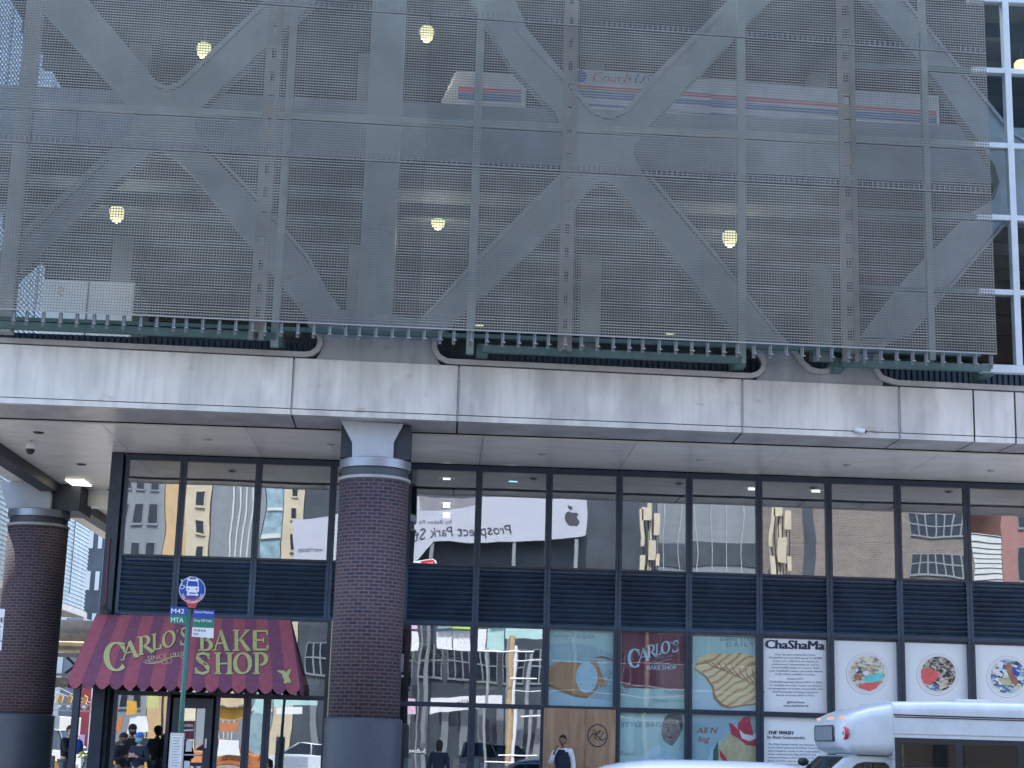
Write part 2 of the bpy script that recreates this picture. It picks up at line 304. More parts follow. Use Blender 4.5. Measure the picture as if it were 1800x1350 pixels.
# ------------------------------------------------------------------ lettering
def sw(pts, a, b=None):     # stroke with width a -> b
    b = a if b is None else b; n = len(pts); return ribbon2(pts, [a+(b-a)*i/(n-1) for i in range(n)])
def serif(x, y, w=.34, h=.07): return [[(x-w/2, y-h/2), (x+w/2, y-h/2), (x+w/2, y+h/2), (x-w/2, y+h/2)]]
def ell(cx, cy, rx, ry, a0, a1, thick, thin, n=22, ph=0):
    p = arc(cx, cy, rx, ry, a0, a1, n); ws = [thin+(thick-thin)*abs(cos(rad(a0+(a1-a0)*i/n+ph)))**1.5 for i in range(n+1)]; return ribbon2(p, ws)
GL = {   # y down, cell 0..1 x 0..1
 'C': lambda: ell(.55, .5, .42, .46, -42, -318, .26, .07) + [[(.80,.02),(.92,.04),(.93,.36),(.84,.34)]],
 'A': lambda: sw([(.12,.97),(.50,.02)], .08) + sw([(.46,.03),(.86,.97)], .21) + sw([(.26,.66),(.70,.62)], .07) + serif(.10,.97,.26) + serif(.86,.97,.32),
 'R': lambda: sw([(.26,.03),(.26,.97)], .20) + ell(.40, .28, .30, .25, -90, 90, .20, .08) + sw([(.42,.52),(.66,.72),(.92,.97)], .14, .20) + serif(.24,.97,.36) + serif(.24,.03,.36) + serif(.92,.96,.2),
 'L': lambda: sw([(.30,.03),(.30,.97)], .22) + sw([(.2,.94),(.88,.94)], .10) + [[(.78,.70),(.90,.68),(.92,.98),(.74,.96)]] + serif(.28,.03,.40),
 'O': lambda: ell(.5, .5, .40, .46, 0, 360, .23, .08, 28, 12),
 "'": lambda: [[(.35,.0),(.65,.0),(.5,.30),(.40,.30)]],
 'S': lambda: sw([(.80,.22),(.72,.08),(.50,.03),(.26,.09),(.20,.26),(.34,.42),(.60,.55),(.80,.70),(.76,.88),(.52,.97),(.28,.93),(.15,.76)], .13, .13) + sw([(.24,.24),(.40,.42),(.64,.56),(.78,.74)], .20) + [[(.74,.04),(.84,.03),(.86,.34),(.78,.30)], [(.10,.68),(.19,.70),(.2,.98),(.10,.98)]],
 'B': lambda: sw([(.26,.03),(.26,.97)], .20) + ell(.40, .27, .28, .24, -90, 90, .20, .08) + ell(.42, .73, .36, .24, -90, 90, .22, .08) + serif(.24,.97,.38) + serif(.24,.03,.36),
 'K': lambda: sw([(.24,.03),(.24,.97)], .20) + sw([(.34,.55),(.60,.28),(.84,.04)], .07, .12) + sw([(.44,.42),(.68,.72),(.90,.97)], .15, .22) + serif(.22,.97,.36) + serif(.22,.03,.36) + serif(.84,.03,.26) + serif(.92,.97,.22),
 'E': lambda: sw([(.26,.03),(.26,.97)], .20) + sw([(.2,.06),(.86,.06)], .09) + sw([(.2,.49),(.70,.49)], .08) + sw([(.2,.94),(.90,.94)], .10) + [[(.80,.04),(.88,.02),(.90,.28),(.82,.22)], [(.82,.76),(.92,.70),(.94,.98),(.82,.97)], [(.64,.38),(.71,.36),(.71,.62),(.64,.60)]],
 'H': lambda: sw([(.24,.03),(.24,.97)], .19) + sw([(.78,.03),(.78,.97)], .19) + sw([(.24,.52),(.78,.50)], .08) + serif(.23,.97,.34) + serif(.23,.03,.34) + serif(.78,.97,.34) + serif(.78,.03,.34),
 'P': lambda: sw([(.26,.03),(.26,.97)], .20) + ell(.42, .30, .34, .27, -90, 90, .22, .08) + serif(.24,.97,.38) + serif(.24,.03,.36),
}
def glyph(mb, ch, x0, y0, x1, y1, fn, sh=0):   # sh: rise of the right edge (px) for slanted words
    for q in GL[ch](): mb.poly([fn(x0+(x1-x0)*u, y0+(y1-y0)*v - sh*(u-.5)) for u, v in q])
_tc = {}
def textmesh(s, bold=0, shear=0, spacing=1.0):
    cu = bpy.data.curves.new('t', 'FONT'); cu.body = s; cu.size = 1; cu.offset = bold; cu.shear = shear; cu.space_character = spacing; cu.resolution_u = 2
    ob = bpy.data.objects.new('t', cu); COL.objects.link(ob); dg = bpy.context.evaluated_depsgraph_get(); dg.update()
    me = bpy.data.meshes.new_from_object(ob.evaluated_get(dg)); V = [Vector(v.co) for v in me.vertices]; Fc = [tuple(p.vertices) for p in me.polygons]
    bpy.data.objects.remove(ob); bpy.data.curves.remove(cu); bpy.data.meshes.remove(me); return V, Fc
def text(mb, s, x, y, h, fn, width=None, ang=0, bold=0, shear=0, align='L', mirror=False, spacing=1.0):
    """baseline start (x,y) in px, cap height h px; optional total width"""
    if bold:
        for k in range(3): text(mb, s, x+(k-1)*bold*h*.9, y, h, (lambda a, b_, k=k: (lambda p: p+(CAM-p).normalized()*.0012*k)(fn(a, b_))), width, ang, 0, shear, align, mirror, spacing)
        return
    V, Fc = textmesh(s, 0, shear, spacing)
    if not V: return
    x0 = min(v.x for v in V); x1 = max(v.x for v in V); sy = h/.729; sx = (width/(x1-x0)) if width else sy
    wd = (x1-x0)*sx; off = {'L': 0, 'C': -wd/2, 'R': -wd}[align]; n = len(mb.v); ca, sa = cos(rad(ang)), sin(rad(ang))
    for v in V:
        u = (v.x-x0)*sx + off; t = -v.y*sy
        if mirror: u = -u
        mb.v.append(fn(x + u*ca - t*sa, y + u*sa + t*ca))
    mb.f += [tuple(n+i for i in f) for f in Fc]
def flat(mb, name, m, parent=None, label=None):
    me = bpy.data.meshes.new(name); off = parent_loc(parent); me.from_pydata([tuple(v-off) for v in mb.v], [], mb.f); me.update()
    return link(name, me, m, parent, label)
def atY(Y): return lambda a, b: at(a, b, Y)
# ================================================================== SETTING
struct('road', MB().box((-60,-48.5,-.3),(70,-8.9,0)), 'asphalt')
struct('avenue', MB().box((-60,-8.9,-.3),(-6.2,140,-.002)).box((-60,-140,-.3),(-12,-48.5,-.002)), 'asphalt')
struct('ground', MB().box((-400,-400,-.6),(400,400,-.31)), 'conc')
sw_ = MB().box((-6.2,-8.75,-.2),(70,40,.15)); struct('sidewalk', sw_, 'walk')
struct('kerb', MB().box((-6.35,-8.9,-.2),(70,-8.753,.153)).box((-6.35,-8.753,-.2),(-6.203,60,.153)), 'granite')
struct('opposite_sidewalk', MB().box((-12,-60,-.2),(70,-48.5,.15)), 'walk')
lm = MB()
for i in range(16): lm.box((-4+i*5, -12.6, .004), (-1+i*5, -12.48, .008))
for i in range(16): lm.box((-4+i*5, -24.0, .004), (-1+i*5, -23.88, .008))
struct('lane_markings', lm, 'line')

# ================================================================== TERMINAL BUILDING
TB = thing('bus_terminal', (6, 0, .15), 'big grey bus terminal with mesh covered steel trusses above a navy glass storefront', 'building')
XR = 24.0
NX = [-1.60,-.29,1.43,3.14,4.86] + [6.48+1.62*i for i in range(11)]
ZT, ZS, ZL, ZR, ZB = 7.93, 5.60, 4.30, 2.51, .35
# upper windows, louvre panels, shop windows: one of each per bay
def frame(x0, x1, z0, z1, wv=.075, wt=.10, wb=.08, y0=-.06, y1=.06):
    return MB().box((x0-wv/2,y0,z0),(x0+wv/2,y1,z1)).box((x1-wv/2,y0,z0),(x1+wv/2,y1,z1)).box((x0+wv/2,y0+.003,z1-wt),(x1-wv/2,y1-.003,z1)).box((x0+wv/2,y0+.003,z0),(x1-wv/2,y1-.003,z0+wb))
for i in range(len(NX)-1):
    a, b = NX[i]+.004, NX[i+1]-.004
    f = frame(a+.036, b-.036, ZS, ZT, .072, .13, .05).build('window', 'mull', TB)
    tilt = random.uniform(-.0012, .0012); t2 = random.uniform(-.0012, .0012); ph = random.random()*9
    g = MB(); nx_, nz_ = 10, 12; v0 = len(g.v)
    for r in range(nz_+1):
        for c in range(nx_+1):
            u, v = c/nx_, r/nz_; x = a+.07+(b-a-.14)*u; z = ZS+.05+(ZT-.13-ZS-.05)*v
            g.v.append(Vector((x, .02*0 + tilt*(u-.5)*1.5 + t2*(v-.5)*2 + .0005*sin(3.4*z+ph)*sin(pi*u) , z)))
    for r in range(nz_):
        for c in range(nx_): k = r*(nx_+1)+c; g.f.append((k, k+1, k+nx_+2, k+nx_+1))
    g.build('pane', 'glass', f, smooth=True)
    lv = MB(); n = 11; h = (ZS-ZL-.1)/n
    for k in range(n):
        z = ZL+.06+k*h; lv.hexa([(a+.07,-.05,z),(b-.07,-.05,z),(b-.07,.05,z+h*.55),(a+.07,.05,z+h*.55),(a+.07,-.055,z+.018),(b-.07,-.055,z+.018),(b-.07,.045,z+h*.55+.018),(a+.07,.045,z+h*.55+.018)])
    lv.box((a+.072,.055,ZL),(b-.072,.07,ZS)).box((a,-.045,ZL),(a+.07,.06,ZS-.002)).box((b-.07,-.045,ZL),(b,.06,ZS-.002)).box((a+.07,-.04,ZL),(b-.07,.05,ZL+.05))
    lv.build('louvre_panel', 'louv', TB)
SHOP = [NX[5+k] for k in range(11)]
def shopwin(a, b, z0, z1, glass=True, gm='glass2'):
    f = frame(a+.040, b-.040, z0, z1, .078, .05, .05).build('shop_window', 'mull', TB)
    if glass:
        ph = random.random()*9; g = MB(); nx_, nz_ = 8, 8; t = random.uniform(-.001, .001)
        for r in range(nz_+1):
            for c in range(nx_+1):
                u, v = c/nx_, r/nz_; x = a+.076+(b-a-.152)*u; z = z0+.048+(z1-z0-.096)*v; g.v.append(Vector((x, t*u + .0005*sin(3*z+ph)*sin(pi*u), z)))
        for r in range(nz_):
            for c in range(nx_): k = r*(nx_+1)+c; g.f.append((k, k+1, k+nx_+2, k+nx_+1))
        g.build('pane', gm, f, smooth=True)
    return f
for i in range(4, len(NX)-1):
    a, b = NX[i]+.002, NX[i+1]-.002
    if i == 4: a = 4.6
    gm = 'glass2' if i < 6 else 'glass3'
    shopwin(a, b, ZR, ZL, i < 9, gm); shopwin(a, b, ZB, ZR-.004, i < 9 and i != 6, gm)
MB().box((4.6,-.07,.15),(XR-1.3,.07,ZB-.003)).build('plinth', 'granite', TB)
# shop front under the awning
def px2x(px, py): return at(px, py, 0).x
E1 = [px2x(196,1290), px2x(297,1290), px2x(377,1290), px2x(432,1290), px2x(467,1290), px2x(573,1290)]
for k in range(5):
    a, b = E1[k]+.003, E1[k+1]-.003
    shopwin(a, b, ZR+.06, ZL)
    if k != 1: shopwin(a, b, ZB, ZR+.056)
MB().box((E1[0],-.07,.15),(E1[1],.07,ZB-.003)).box((E1[2],-.07,.15),(E1[5],.07,ZB-.003)).build('plinth', 'granite', TB)
MB().box((E1[5]+.004,-.05,.15),(E1[5]+.10,.05,ZL)).build('timber_jamb', 'tanp', TB)
MB().box((E1[5]+.104,-.05,.15),(4.596,.05,ZL)).build('wall_panel', 'mull', TB)
d0, d1 = E1[1]+.06, E1[2]-.06
dr = MB().box((d0,-.05,.16),(d0+.17,.05,ZR-.02)).box((d1-.17,-.05,.16),(d1,.05,ZR-.02)).box((d0+.17,-.047,ZR-.24),(d1-.17,.047,ZR-.02)).box((d0+.17,-.047,.16),(d1-.17,.047,.46)).box((d0+.17,-.047,1.02),(d1-.17,.047,1.10))
door = dr.build('door', 'mull', TB)
MB().box((d0+.17,-.004,.46),(d1-.17,.004,ZR-.24)).build('pane', 'glass2', door)
MB().tube([(d0+.12,-.10,1.26),(d1-.2,-.10,1.26)], .018).tube([(d0+.16,-.05,1.26),(d0+.16,-.1,1.26)], .012).tube([(d1-.24,-.05,1.26),(d1-.24,-.1,1.26)], .012).build('push_bar', 'alu', door)
MB().box((d1-.13,-.075,1.42),(d1-.09,-.052,1.62)).build('handle', 'alu', door)
# corner posts and side wall
MB().box((-1.93,-.10,.15),(-1.66,.18,ZT+.02)).build('corner_post', 'mull', TB)
xp = at(152,1290,-1.2).x
MB().box((-2.12,-1.16,.15),(-1.98,-1.0,2.9)).build('awning_post', 'mull', TB)
MB().box((-1.66,.18,.15),(-1.60,24,ZT)).box((-1.60,24,.15),(XR,24.2,ZT)).box((XR,0,.15),(XR+.2,24.2,20)).build('side_wall', 'inter', TB)
MB().box((-1.6,.07,ZL-.1),(XR,9,ZL+.9)).build('mezzanine_floor', 'interw', TB)
MB().box((-1.55,9,.2),(XR,9.15,7.9)).build('back_wall', 'interw', TB)
MB().box((-1.55,.1,.152),(XR,9,.17)).build('shop_floor', 'walk', TB)
MB().box((-1.55,.08,7.5),(XR,9,7.6)).build('office_ceiling', 'ceil', TB)
# soffit
YG = -3.52
sf = []
xs = [-4.30,-1.50,1.50,4.70,6.47,9.71,12.95,16.19,19.4,XR]
for i in range(len(xs)-1):
    MB().box((xs[i]+.006, YG, 7.965), (xs[i+1]-.006, -.0, 7.995)).build('soffit_panel', 'soffit', TB)
MB().box((-4.30,.006,7.965),(-1.672,6.1,7.995)).build('soffit_panel', 'soffit', TB)
MB().box((-4.30,6.75,7.965),(-1.672,24,7.995)).build('soffit_panel', 'soffit', TB)
MB().box((-4.30,6.106,7.55),(-1.672,6.744,8.1)).build('drop_beam', 'soffit', TB)
MB().box((-4.72,-3.9,7.72),(-4.306,24,8.2)).build('edge_beam', 'pier', TB)
MB().box((-5.54,-4.9,7.968),(-4.726,24,8.0)).build('outer_soffit', 'soffit', TB)
MB().box((-4.30,-3.9,8.12),(XR,24,8.3)).box((-4.72,-3.75,8.21),(XR,YG-.05,8.28)).build('floor_slab', 'dark', TB)
# fascia (front face at Y=-5), from the lower lip to the trim
def line2(p, q): return lambda x: p[1]+(q[1]-p[1])*(x-p[0])/(q[0]-p[0])
ytop = line2((300,610),(1580,671)); ybot = line2((300,720),(1584,771.5))
YF = -5.0
JX = [-190, 512, 804, 1305, 1582, 1713, 1786, 2200]
for i in range(7):
    x0, x1 = JX[i]+(1.6), JX[i+1]-(1.6)
    P = [at(x0+.2, ybot(x0)-11, YF), at(x1+.2, ybot(x1)-11, YF), at(x1, ytop(x1)+9, YF), at(x0, ytop(x0)+9, YF)]
    for p in P[::3]: p.x = P[0].x
    for p in P[1:3]: p.x = P[1].x
    fp = MB().prism(P, (0,.16,0)).build('fascia_panel', 'fascia', TB)
    P = [at(x0, ybot(x0), YF-.03), at(x1, ybot(x1), YF-.03), at(x1, ybot(x1)-9.5, YF-.03), at(x0, ybot(x0)-9.5, YF-.03)]
    MB().prism(P, (0,.19,0)).build('lip', 'fascia', fp)
    a, b = at(x0, ybot(x0), YF), at(x1, ybot(x1), YF)
    MB().hexa([(a.x,YF+.165,a.z),(b.x,YF+.165,b.z),(b.x,-3.86,7.96),(a.x,-3.86,7.96),(a.x,YF+.165,a.z+.06),(b.x,YF+.165,b.z+.06),(b.x,-3.86,8.02),(a.x,-3.86,8.02)]).build('underside_panel', 'soffit2', fp)
MB().box((-5.5,-4.82,8.05),(XR,-3.95,8.9)).build('fascia_core', 'dark', TB)
for x in (512, 804, 1305, 1582):      # raised seams at the joints
    a = at(x, ybot(x)+1, YF-.02); b = at(x-1.5, ytop(x)+12, YF-.02)
    MB().bar(a, (a.x, a.y, b.z), .018, .03).build('seam', 'trim', TB)
# recess wall with ribs
rb = MB().box((-5.5,-3.92,8.7),(XR,-3.80,9.75)); x = -5.5
while x < XR: rb.box((x,-3.985,8.72),(x+.072,-3.922,9.74)); x += .122
rb.build('ribbed_cladding', 'corr', TB)
MB().box((-5.5,-4.80,8.86),(XR,-3.99,8.93)).build('ledge', 'trim', TB)
# gusset plates of the trusses, trims
YP = -4.93
def prismpx(pts, Y, d): return MB().prism([at(x, y, Y) for x, y in pts], (0,d,0))
G1 = [(550,640),(563,620),(569,601),(564,585),(540,556),(600,545),(735,560),(800,560),(783,577),(766,592),(760,607),(764,625),(776,645),(776,660),(550,650)]
prismpx(G1, YP, .3).build('gusset_plate', 'gusset', TB)
G2 = [(1330,665),(1343,655),(1349,640),(1342,622),(1322,606),(1300,585),(1375,590),(1397,612),(1413,637),(1437,652),(1462,648),(1480,634),(1500,600),(1590,590),(1565,600),(1546,622),(1539,640),(1542,655),(1552,672),(1552,682),(1330,670)]
prismpx(G2, YP, .3).build('gusset_plate', 'gusset', TB)
def rib(name, pts, w, Y, th, m='trim'):
    mb = MB()
    for q in ribbon2(pts, w): mb.prism([at(x, y, Y) for x, y in q], (0,th,0))
    return mb.build(name, m, TB)
def trimline(x0, x1): return [(x0+(x1-x0)*i/8, ytop(x0+(x1-x0)*i/8)+1.5) for i in range(9)]
rib('recess_trim', trimline(-190, 535) + [(548,620.5),(558,613),(563,602),(561,590),(553,578),(541,563)], 9, -5.035, .12)
rib('recess_trim', [(784,571),(772,585),(764,598),(764,612),(771,626),(785,634)] + trimline(800,1320) + [(1332,657),(1341,649),(1344,638),(1338,624),(1322,608)], 9, -5.035, .12)
rib('recess_trim', [(1391,612),(1399,621),(1412,638),(1425,649),(1440,653),(1455,652),(1467,646),(1475,636)], 9, -5.035, .12)
rib('recess_trim', [(1556,600),(1545,618),(1540,632),(1541,650),(1550,663),(1566,669)] + trimline(1580,2100), 9, -5.035, .12)
# trusses
T1 = [(-40,-120),(40,-120),(155,0),(250,112),(275,143),(293,151),(312,144),(330,128),(480,-15),(590,-120),(680,-120),(555,0),(365,178),(347,198),(342,225),(355,255),(445,350),(530,448),(612,560),(548,566),(440,430),(340,308),(305,273),(285,264),(265,270),(200,322),(120,402),(0,515),(-60,575),(-90,520),(0,440),(100,350),(190,265),(228,238),(235,205),(210,165),(60,0)]
T2 = [(760,-120),(860,-120),(925,48),(1010,152),(1040,190),(1070,201),(1100,190),(1150,130),(1270,10),(1390,-120),(1480,-120),(1350,0),(1240,118),(1140,222),(1116,246),(1112,270),(1130,305),(1150,330),(1235,430),(1375,592),(1304,598),(1175,440),(1085,330),(1062,316),(1040,325),(1000,372),(840,525),(780,584),(730,572),(830,460),(960,330),(1000,290),(1004,262),(975,196),(900,118)]
T3 = [(1420,-120),(1500,-120),(1590,0),(1735,180),(1782,240),(1810,252),(1840,245),(1960,110),(2030,110),(1880,280),(1862,310),(1880,340),(2060,560),(2000,610),(1830,400),(1800,378),(1762,392),(1637,538),(1590,592),(1512,594),(1600,480),(1700,378),(1748,350),(1757,320),(1748,290),(1722,250),(1640,135),(1525,0)]
for T in (T1, T2, T3):
    t = prismpx(T, -4.86, .34).build('truss', 'truss', TB)
# truss edge flanges (pale lines along the outer rims)
def fl(pts, par=TB): rib('truss_flange', pts, 5, -4.93, .34, 'gusset')
for p in ([(60,-120),(150,0),(250,117),(272,148),(293,157),(315,149),(335,131),(480,-8)], [(-60,515),(0,455),(100,362),(190,277)], [(360,252),(450,346),(540,450),(598,556)],
          [(905,48),(1010,158),(1040,196),(1070,207),(1103,195),(1155,135),(1275,15)], [(735,568),(830,468),(960,338)], [(1135,300),(1240,425),(1372,592)],
          [(1590,-2),(1735,178),(1779,232),(1806,248)], [(1765,395),(1640,540),(1596,590)]): fl(p)
# big interior column, lattice posts, teal posts
def vpost(px, py, w, Y, z0, z1, m, name, d=.3):
    p = at(px, py, Y); return MB().box((p.x-w/2,Y-d/2,z0),(p.x+w/2,Y+d/2,z1)).build(name, m, TB)
vpost(672, 300, .70, -4.2, 9.0, 19.9, 'truss', 'steel_column', .7)
for px, w in ((462,.30),(997,.28),(1492,.34)):
    p = at(px, 400, -5.75); mb = MB().box((p.x-w/2,-5.8,9.35),(p.x-w/2+.10,-5.68,19.9)).box((p.x+w/2-.10,-5.8,9.35),(p.x+w/2,-5.68,19.9)); z = 9.5
    while z < 19.6: mb.box((p.x-w/2+.10,-5.797,z),(p.x+w/2-.10,-5.683,z+.28)); z += .50
    mb.build('lattice_post', 'mesh2', TB)
for px in (493, 832, 1303): vpost(px, 430, .15, -5.4, 9.3, 19.9, 'tealp', 'mullion_post', .18)
vpost(1632, 430, .13, -5.4, 9.5, 19.9, 'tealp', 'mullion_post', .18); vpost(35, 300, .32, -5.3, 9.4, 19.9, 'truss', 'end_post', .3)
# curtain wall (white tubes at the right, teal behind the screen)
X2 = at(1788,600,-5.4).x; XT = at(1722,600,-5.4).x; XE = XR
MB().box((X2-.065,-5.5,9.45),(X2+.065,-5.3,19.9)).build('curtain_wall_mullion', 'wmull', TB)
for k in range(1, 4): MB().box((X2+1.9*k-.065,-5.5,9.45),(X2+1.9*k+.065,-5.3,19.9)).build('curtain_wall_mullion', 'wmull', TB)
for k, z in enumerate((9.38,10.99,12.59,14.17,15.84,17.46,19.07)):
    h = .16 if k == 0 else .11
    MB().box((XT,-5.49,z-h/2),(XE,-5.31,z+h/2)).build('curtain_wall_transom', 'wmull', TB)
    if k in (1,2,4): MB().box((13.9,-5.46,z-.05),(XT-.004,-5.34,z+.05)).build('curtain_wall_transom', 'teal', TB)
MB().box((-5.4,-5.48,14.10),(XT-.004,-5.33,14.25)).build('curtain_wall_transom', 'tealp', TB)
MB().box((-5.4,-5.48,9.62),(XT-.004,-5.34,9.70)).build('curtain_wall_transom', 'teal', TB)
def ylo(Y, pts): return [at(x, y, Y) for x, y in pts]
for (xa, ya, xb, yb) in ((-60,569,485,592),(848,613,1303,633),(1478,638,1740,648)):
    a, b = at(xa, ya, -5.45), at(xb, yb, -5.45); bm_ = MB().bar(a, b, .15, .14).build('green_beam', 'teal', TB)
    for e in ((b,),(a,)) if xa > 0 else ((b,),):
        MB().box((e[0].x-.11,-5.37,e[0].z-.11),(e[0].x+.11,-4.6,e[0].z+.12)).build('beam_bracket', 'teal', bm_)
# glass of the curtain wall
cells = [-5.4, at(35,300,-5.4).x, at(493,430,-5.4).x, at(832,430,-5.4).x, at(1303,430,-5.4).x, at(1632,430,-5.4).x, X2, X2+1.9, X2+3.8, X2+5.7]
for i in range(len(cells)-1):
    zz = [9.46,14.17,19.07] if i < 5 else [9.46,10.99,12.59,14.17,15.84,17.46,19.07]
    for j in range(len(zz)-1):
        MB().box((cells[i]+.07,-5.404,zz[j]+.06),(cells[i+1]-.07,-5.398,zz[j+1]-.06)).build('curtain_wall_pane', 'cwglass', TB)
# decks behind
MB().box((-5.5,-3.3,9.35),(XR,24,9.5)).build('lower_deck', 'deck', TB)
MB().box((-5.5,-3.2,14.15),(XR,24,14.5)).build('upper_deck', 'deck', TB)
MB().box((-5.5,-3.3,14.12),(XR,-3.21,15.45)).build('deck_parapet', 'deck', TB)
for i in range(14): MB().box((-5+2.3*i,-3.345,14.15),(-4.9+2.3*i,-3.303,15.42)).build('parapet_rib', 'deck', TB)
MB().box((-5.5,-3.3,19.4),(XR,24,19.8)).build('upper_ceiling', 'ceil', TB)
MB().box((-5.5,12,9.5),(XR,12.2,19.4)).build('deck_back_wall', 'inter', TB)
for i in range(5):
    MB().box((-3+6*i,3.2,9.5),(-2.5+6*i,3.7,14.15)).box((-3+6*i,3.2,14.5),(-2.5+6*i,3.7,19.4)).build('deck_column', 'deck', TB)
for i in range(7):
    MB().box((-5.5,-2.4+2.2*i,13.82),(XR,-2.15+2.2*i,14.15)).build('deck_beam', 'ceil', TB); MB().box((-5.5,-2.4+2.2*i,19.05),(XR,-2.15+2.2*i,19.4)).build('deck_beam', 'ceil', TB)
# mesh screen: real wires
YM = -6.2
seamx = [-200, 20, 245, 490, 735, 1010, 1248, 1500, 1742]
SX = [at(x, 560, YM).x for x in seamx]; SX[-1] = at(1745,400,YM).x
zb = line2((at(0,543,YM).x, at(0,543,YM).z), (at(1750,622,YM).x, at(1750,622,YM).z))
zm = line2((at(0,247,YM).x, at(0,247,YM).z), (at(1740,341,YM).x, at(1740,341,YM).z))
zu = line2((at(600,16,YM).x, at(600,16,YM).z), (at(1730,95,YM).x, at(1730,95,YM).z))
PI_ = .0555
for i in range(8):
    xa, xb = SX[i]+.008, SX[i+1]-.008; xm_ = (xa+xb)/2
    for j, (z0, z1) in enumerate(((zb(xm_), zm(xm_)), (zm(xm_), zu(xm_)), (zu(xm_), 19.3))):
        mb = MB(); lo = [zb, zm, zu][j]; hi = [zm, zu, lambda x: 19.3+0*x][j]; g = .01
        n = int((z1-z0)/PI_)
        for k in range(n+1):
            za = lo(xa)+(hi(xa)-lo(xa)-g)*k/n; zc = lo(xb)+(hi(xb)-lo(xb)-g)*k/n
            if i < 7 or True: mb.hexa([(xa,YM-.010,za),(xb,YM-.010,zc),(xb,YM+.006,zc+.004),(xa,YM+.006,za+.004),(xa,YM-.010,za+.021),(xb,YM-.010,zc+.021),(xb,YM+.006,zc+.025),(xa,YM+.006,za+.025)])
        n = int((xb-xa)/PI_)
        for k in range(n+1):
            x = xa+(xb-xa-.016)*k/n; mb.box((x,YM+.008,lo(x)),(x+.0128,YM+.016,hi(x)-g))
        pn = mb.build('mesh_panel', 'mesh' if (i*3+j) % 4 != 1 and i != 7 else 'mesh2', TB)
        # seam band with loops
        if j < 2:
            s2 = MB(); x = xa
            s2.hexa([(xa,YM-.02,hi(xa)-.012),(xb,YM-.02,hi(xb)-.012),(xb,YM+.02,hi(xb)-.012),(xa,YM+.02,hi(xa)-.012),(xa,YM-.02,hi(xa)+.020),(xb,YM-.02,hi(xb)+.020),(xb,YM+.02,hi(xb)+.020),(xa,YM+.02,hi(xa)+.020)])
            while x < xb-.05:
                s2.box((x,YM-.03,hi(x)-.02),(x+.020,YM-.012,hi(x)+.13)); x += .105
            s2.build('seam_hooks', 'hook', pn)
# lower cable and hangers
a, b = at(-200,534,YM-.03), at(1752,622.5,YM-.03)
MB().tube([a, b], .011, 6).build('bottom_cable', 'cable', TB)
pos = [25,48,77,107,136,166,189,218,248,276,306,328,357,386,415,444,466]; step = [23,29,29,30,29,28]
x = 466; k = 0
while x < 1730: x += (29,29,28,28,28,24)[k % 6]; k += 1; pos.append(x)
mid = line2((0,543),(1750,622))
for x in pos:
    p = at(x, mid(x), YM+.02); h = MB().box((p.x-.032,YM+.03,p.z-.30),(p.x+.032,YM+.07,p.z-.02)).build('hanger', 'brack', TB)
    MB().lathe((p.x+.02,YM-.01,p.z-.22), [(.004,-.012),(.040,-.012),(.040,0),(.004,.002),(.004,.20)], 8).build('bolt', 'cable', h)
# brick columns
def column(cx, cy, R, label):
    c = MB().lathe((cx,cy,0), [(R,2.12),(R,6.84)], 64).build('brick_column', 'brick', TB, label=label)
    me = c.data; uv = me.uv_layers.new(name='UVMap')
    for p in me.polygons:
        an = [math.atan2(me.vertices[v].co.y-(cy-TB.location.y), me.vertices[v].co.x-(cx-TB.location.x)) for v in p.vertices]
        if max(an)-min(an) > pi: an = [t+2*pi if t < 0 else t for t in an]
        for li, t, v in zip(p.loop_indices, an, p.vertices): uv.data[li].uv = (t*R, me.vertices[v].co.z)
    for p in me.polygons: p.use_smooth = len(p.vertices) == 4
    MB().lathe((cx,cy,0), [(R+.02,6.845),(R+.03,6.86),(R+.03,6.90),(R-.02,6.92)], 64).build('ring', 'trim', c, smooth=False)
    MB().lathe((cx,cy,0), [(R-.03,6.925),(R-.03,7.08)], 64).build('neck', 'granite', c)
    MB().lathe((cx,cy,0), [(R+.02,7.085),(R+.025,7.26),(R-.02,7.28)], 64).build('cap', 'cap', c)
    MB().lathe((cx,cy,0), [(R+.06,.15),(R+.06,2.07),(R+.01,2.115)], 64).build('base', 'granite', c)
    return c
cx1 = at(656,900,-4).x
col1 = column(cx1, -4.0, .71, 'brick column in front of the storefront under the fascia')
c2 = at(61,1000,5.6); col2 = column(c2.x, 5.6, .765, 'brick column at the left edge under the edge beam')
YB = -4.62
pb = MB().prism([at(x, y, YB) for x, y in ((599,739),(709,745),(692,777),(691,808),(619,808),(619,777))], (0,.12,0)).build('bracket', 'bracketm', col1)
MB().box((cx1-.70,-4.48,7.27),(cx1+.72,-3.45,7.94)).build('pier', 'pier', col1)
MB().box((c2.x-.36,4.95,7.27),(c2.x+.40,5.15,7.95)).build('bracket', 'bracketm', col2); MB().box((c2.x-.30,5.16,7.27),(c2.x+1.1,6.6,7.95)).build('pier', 'pier', col2)
MB().prism([(c2.x-.95,5.0,7.95),(c2.x-.37,5.0,7.95),(c2.x-.37,5.0,7.27),(c2.x-.70,5.0,7.27)], (0,.1,0)).build('gusset', 'bracketm', col2)
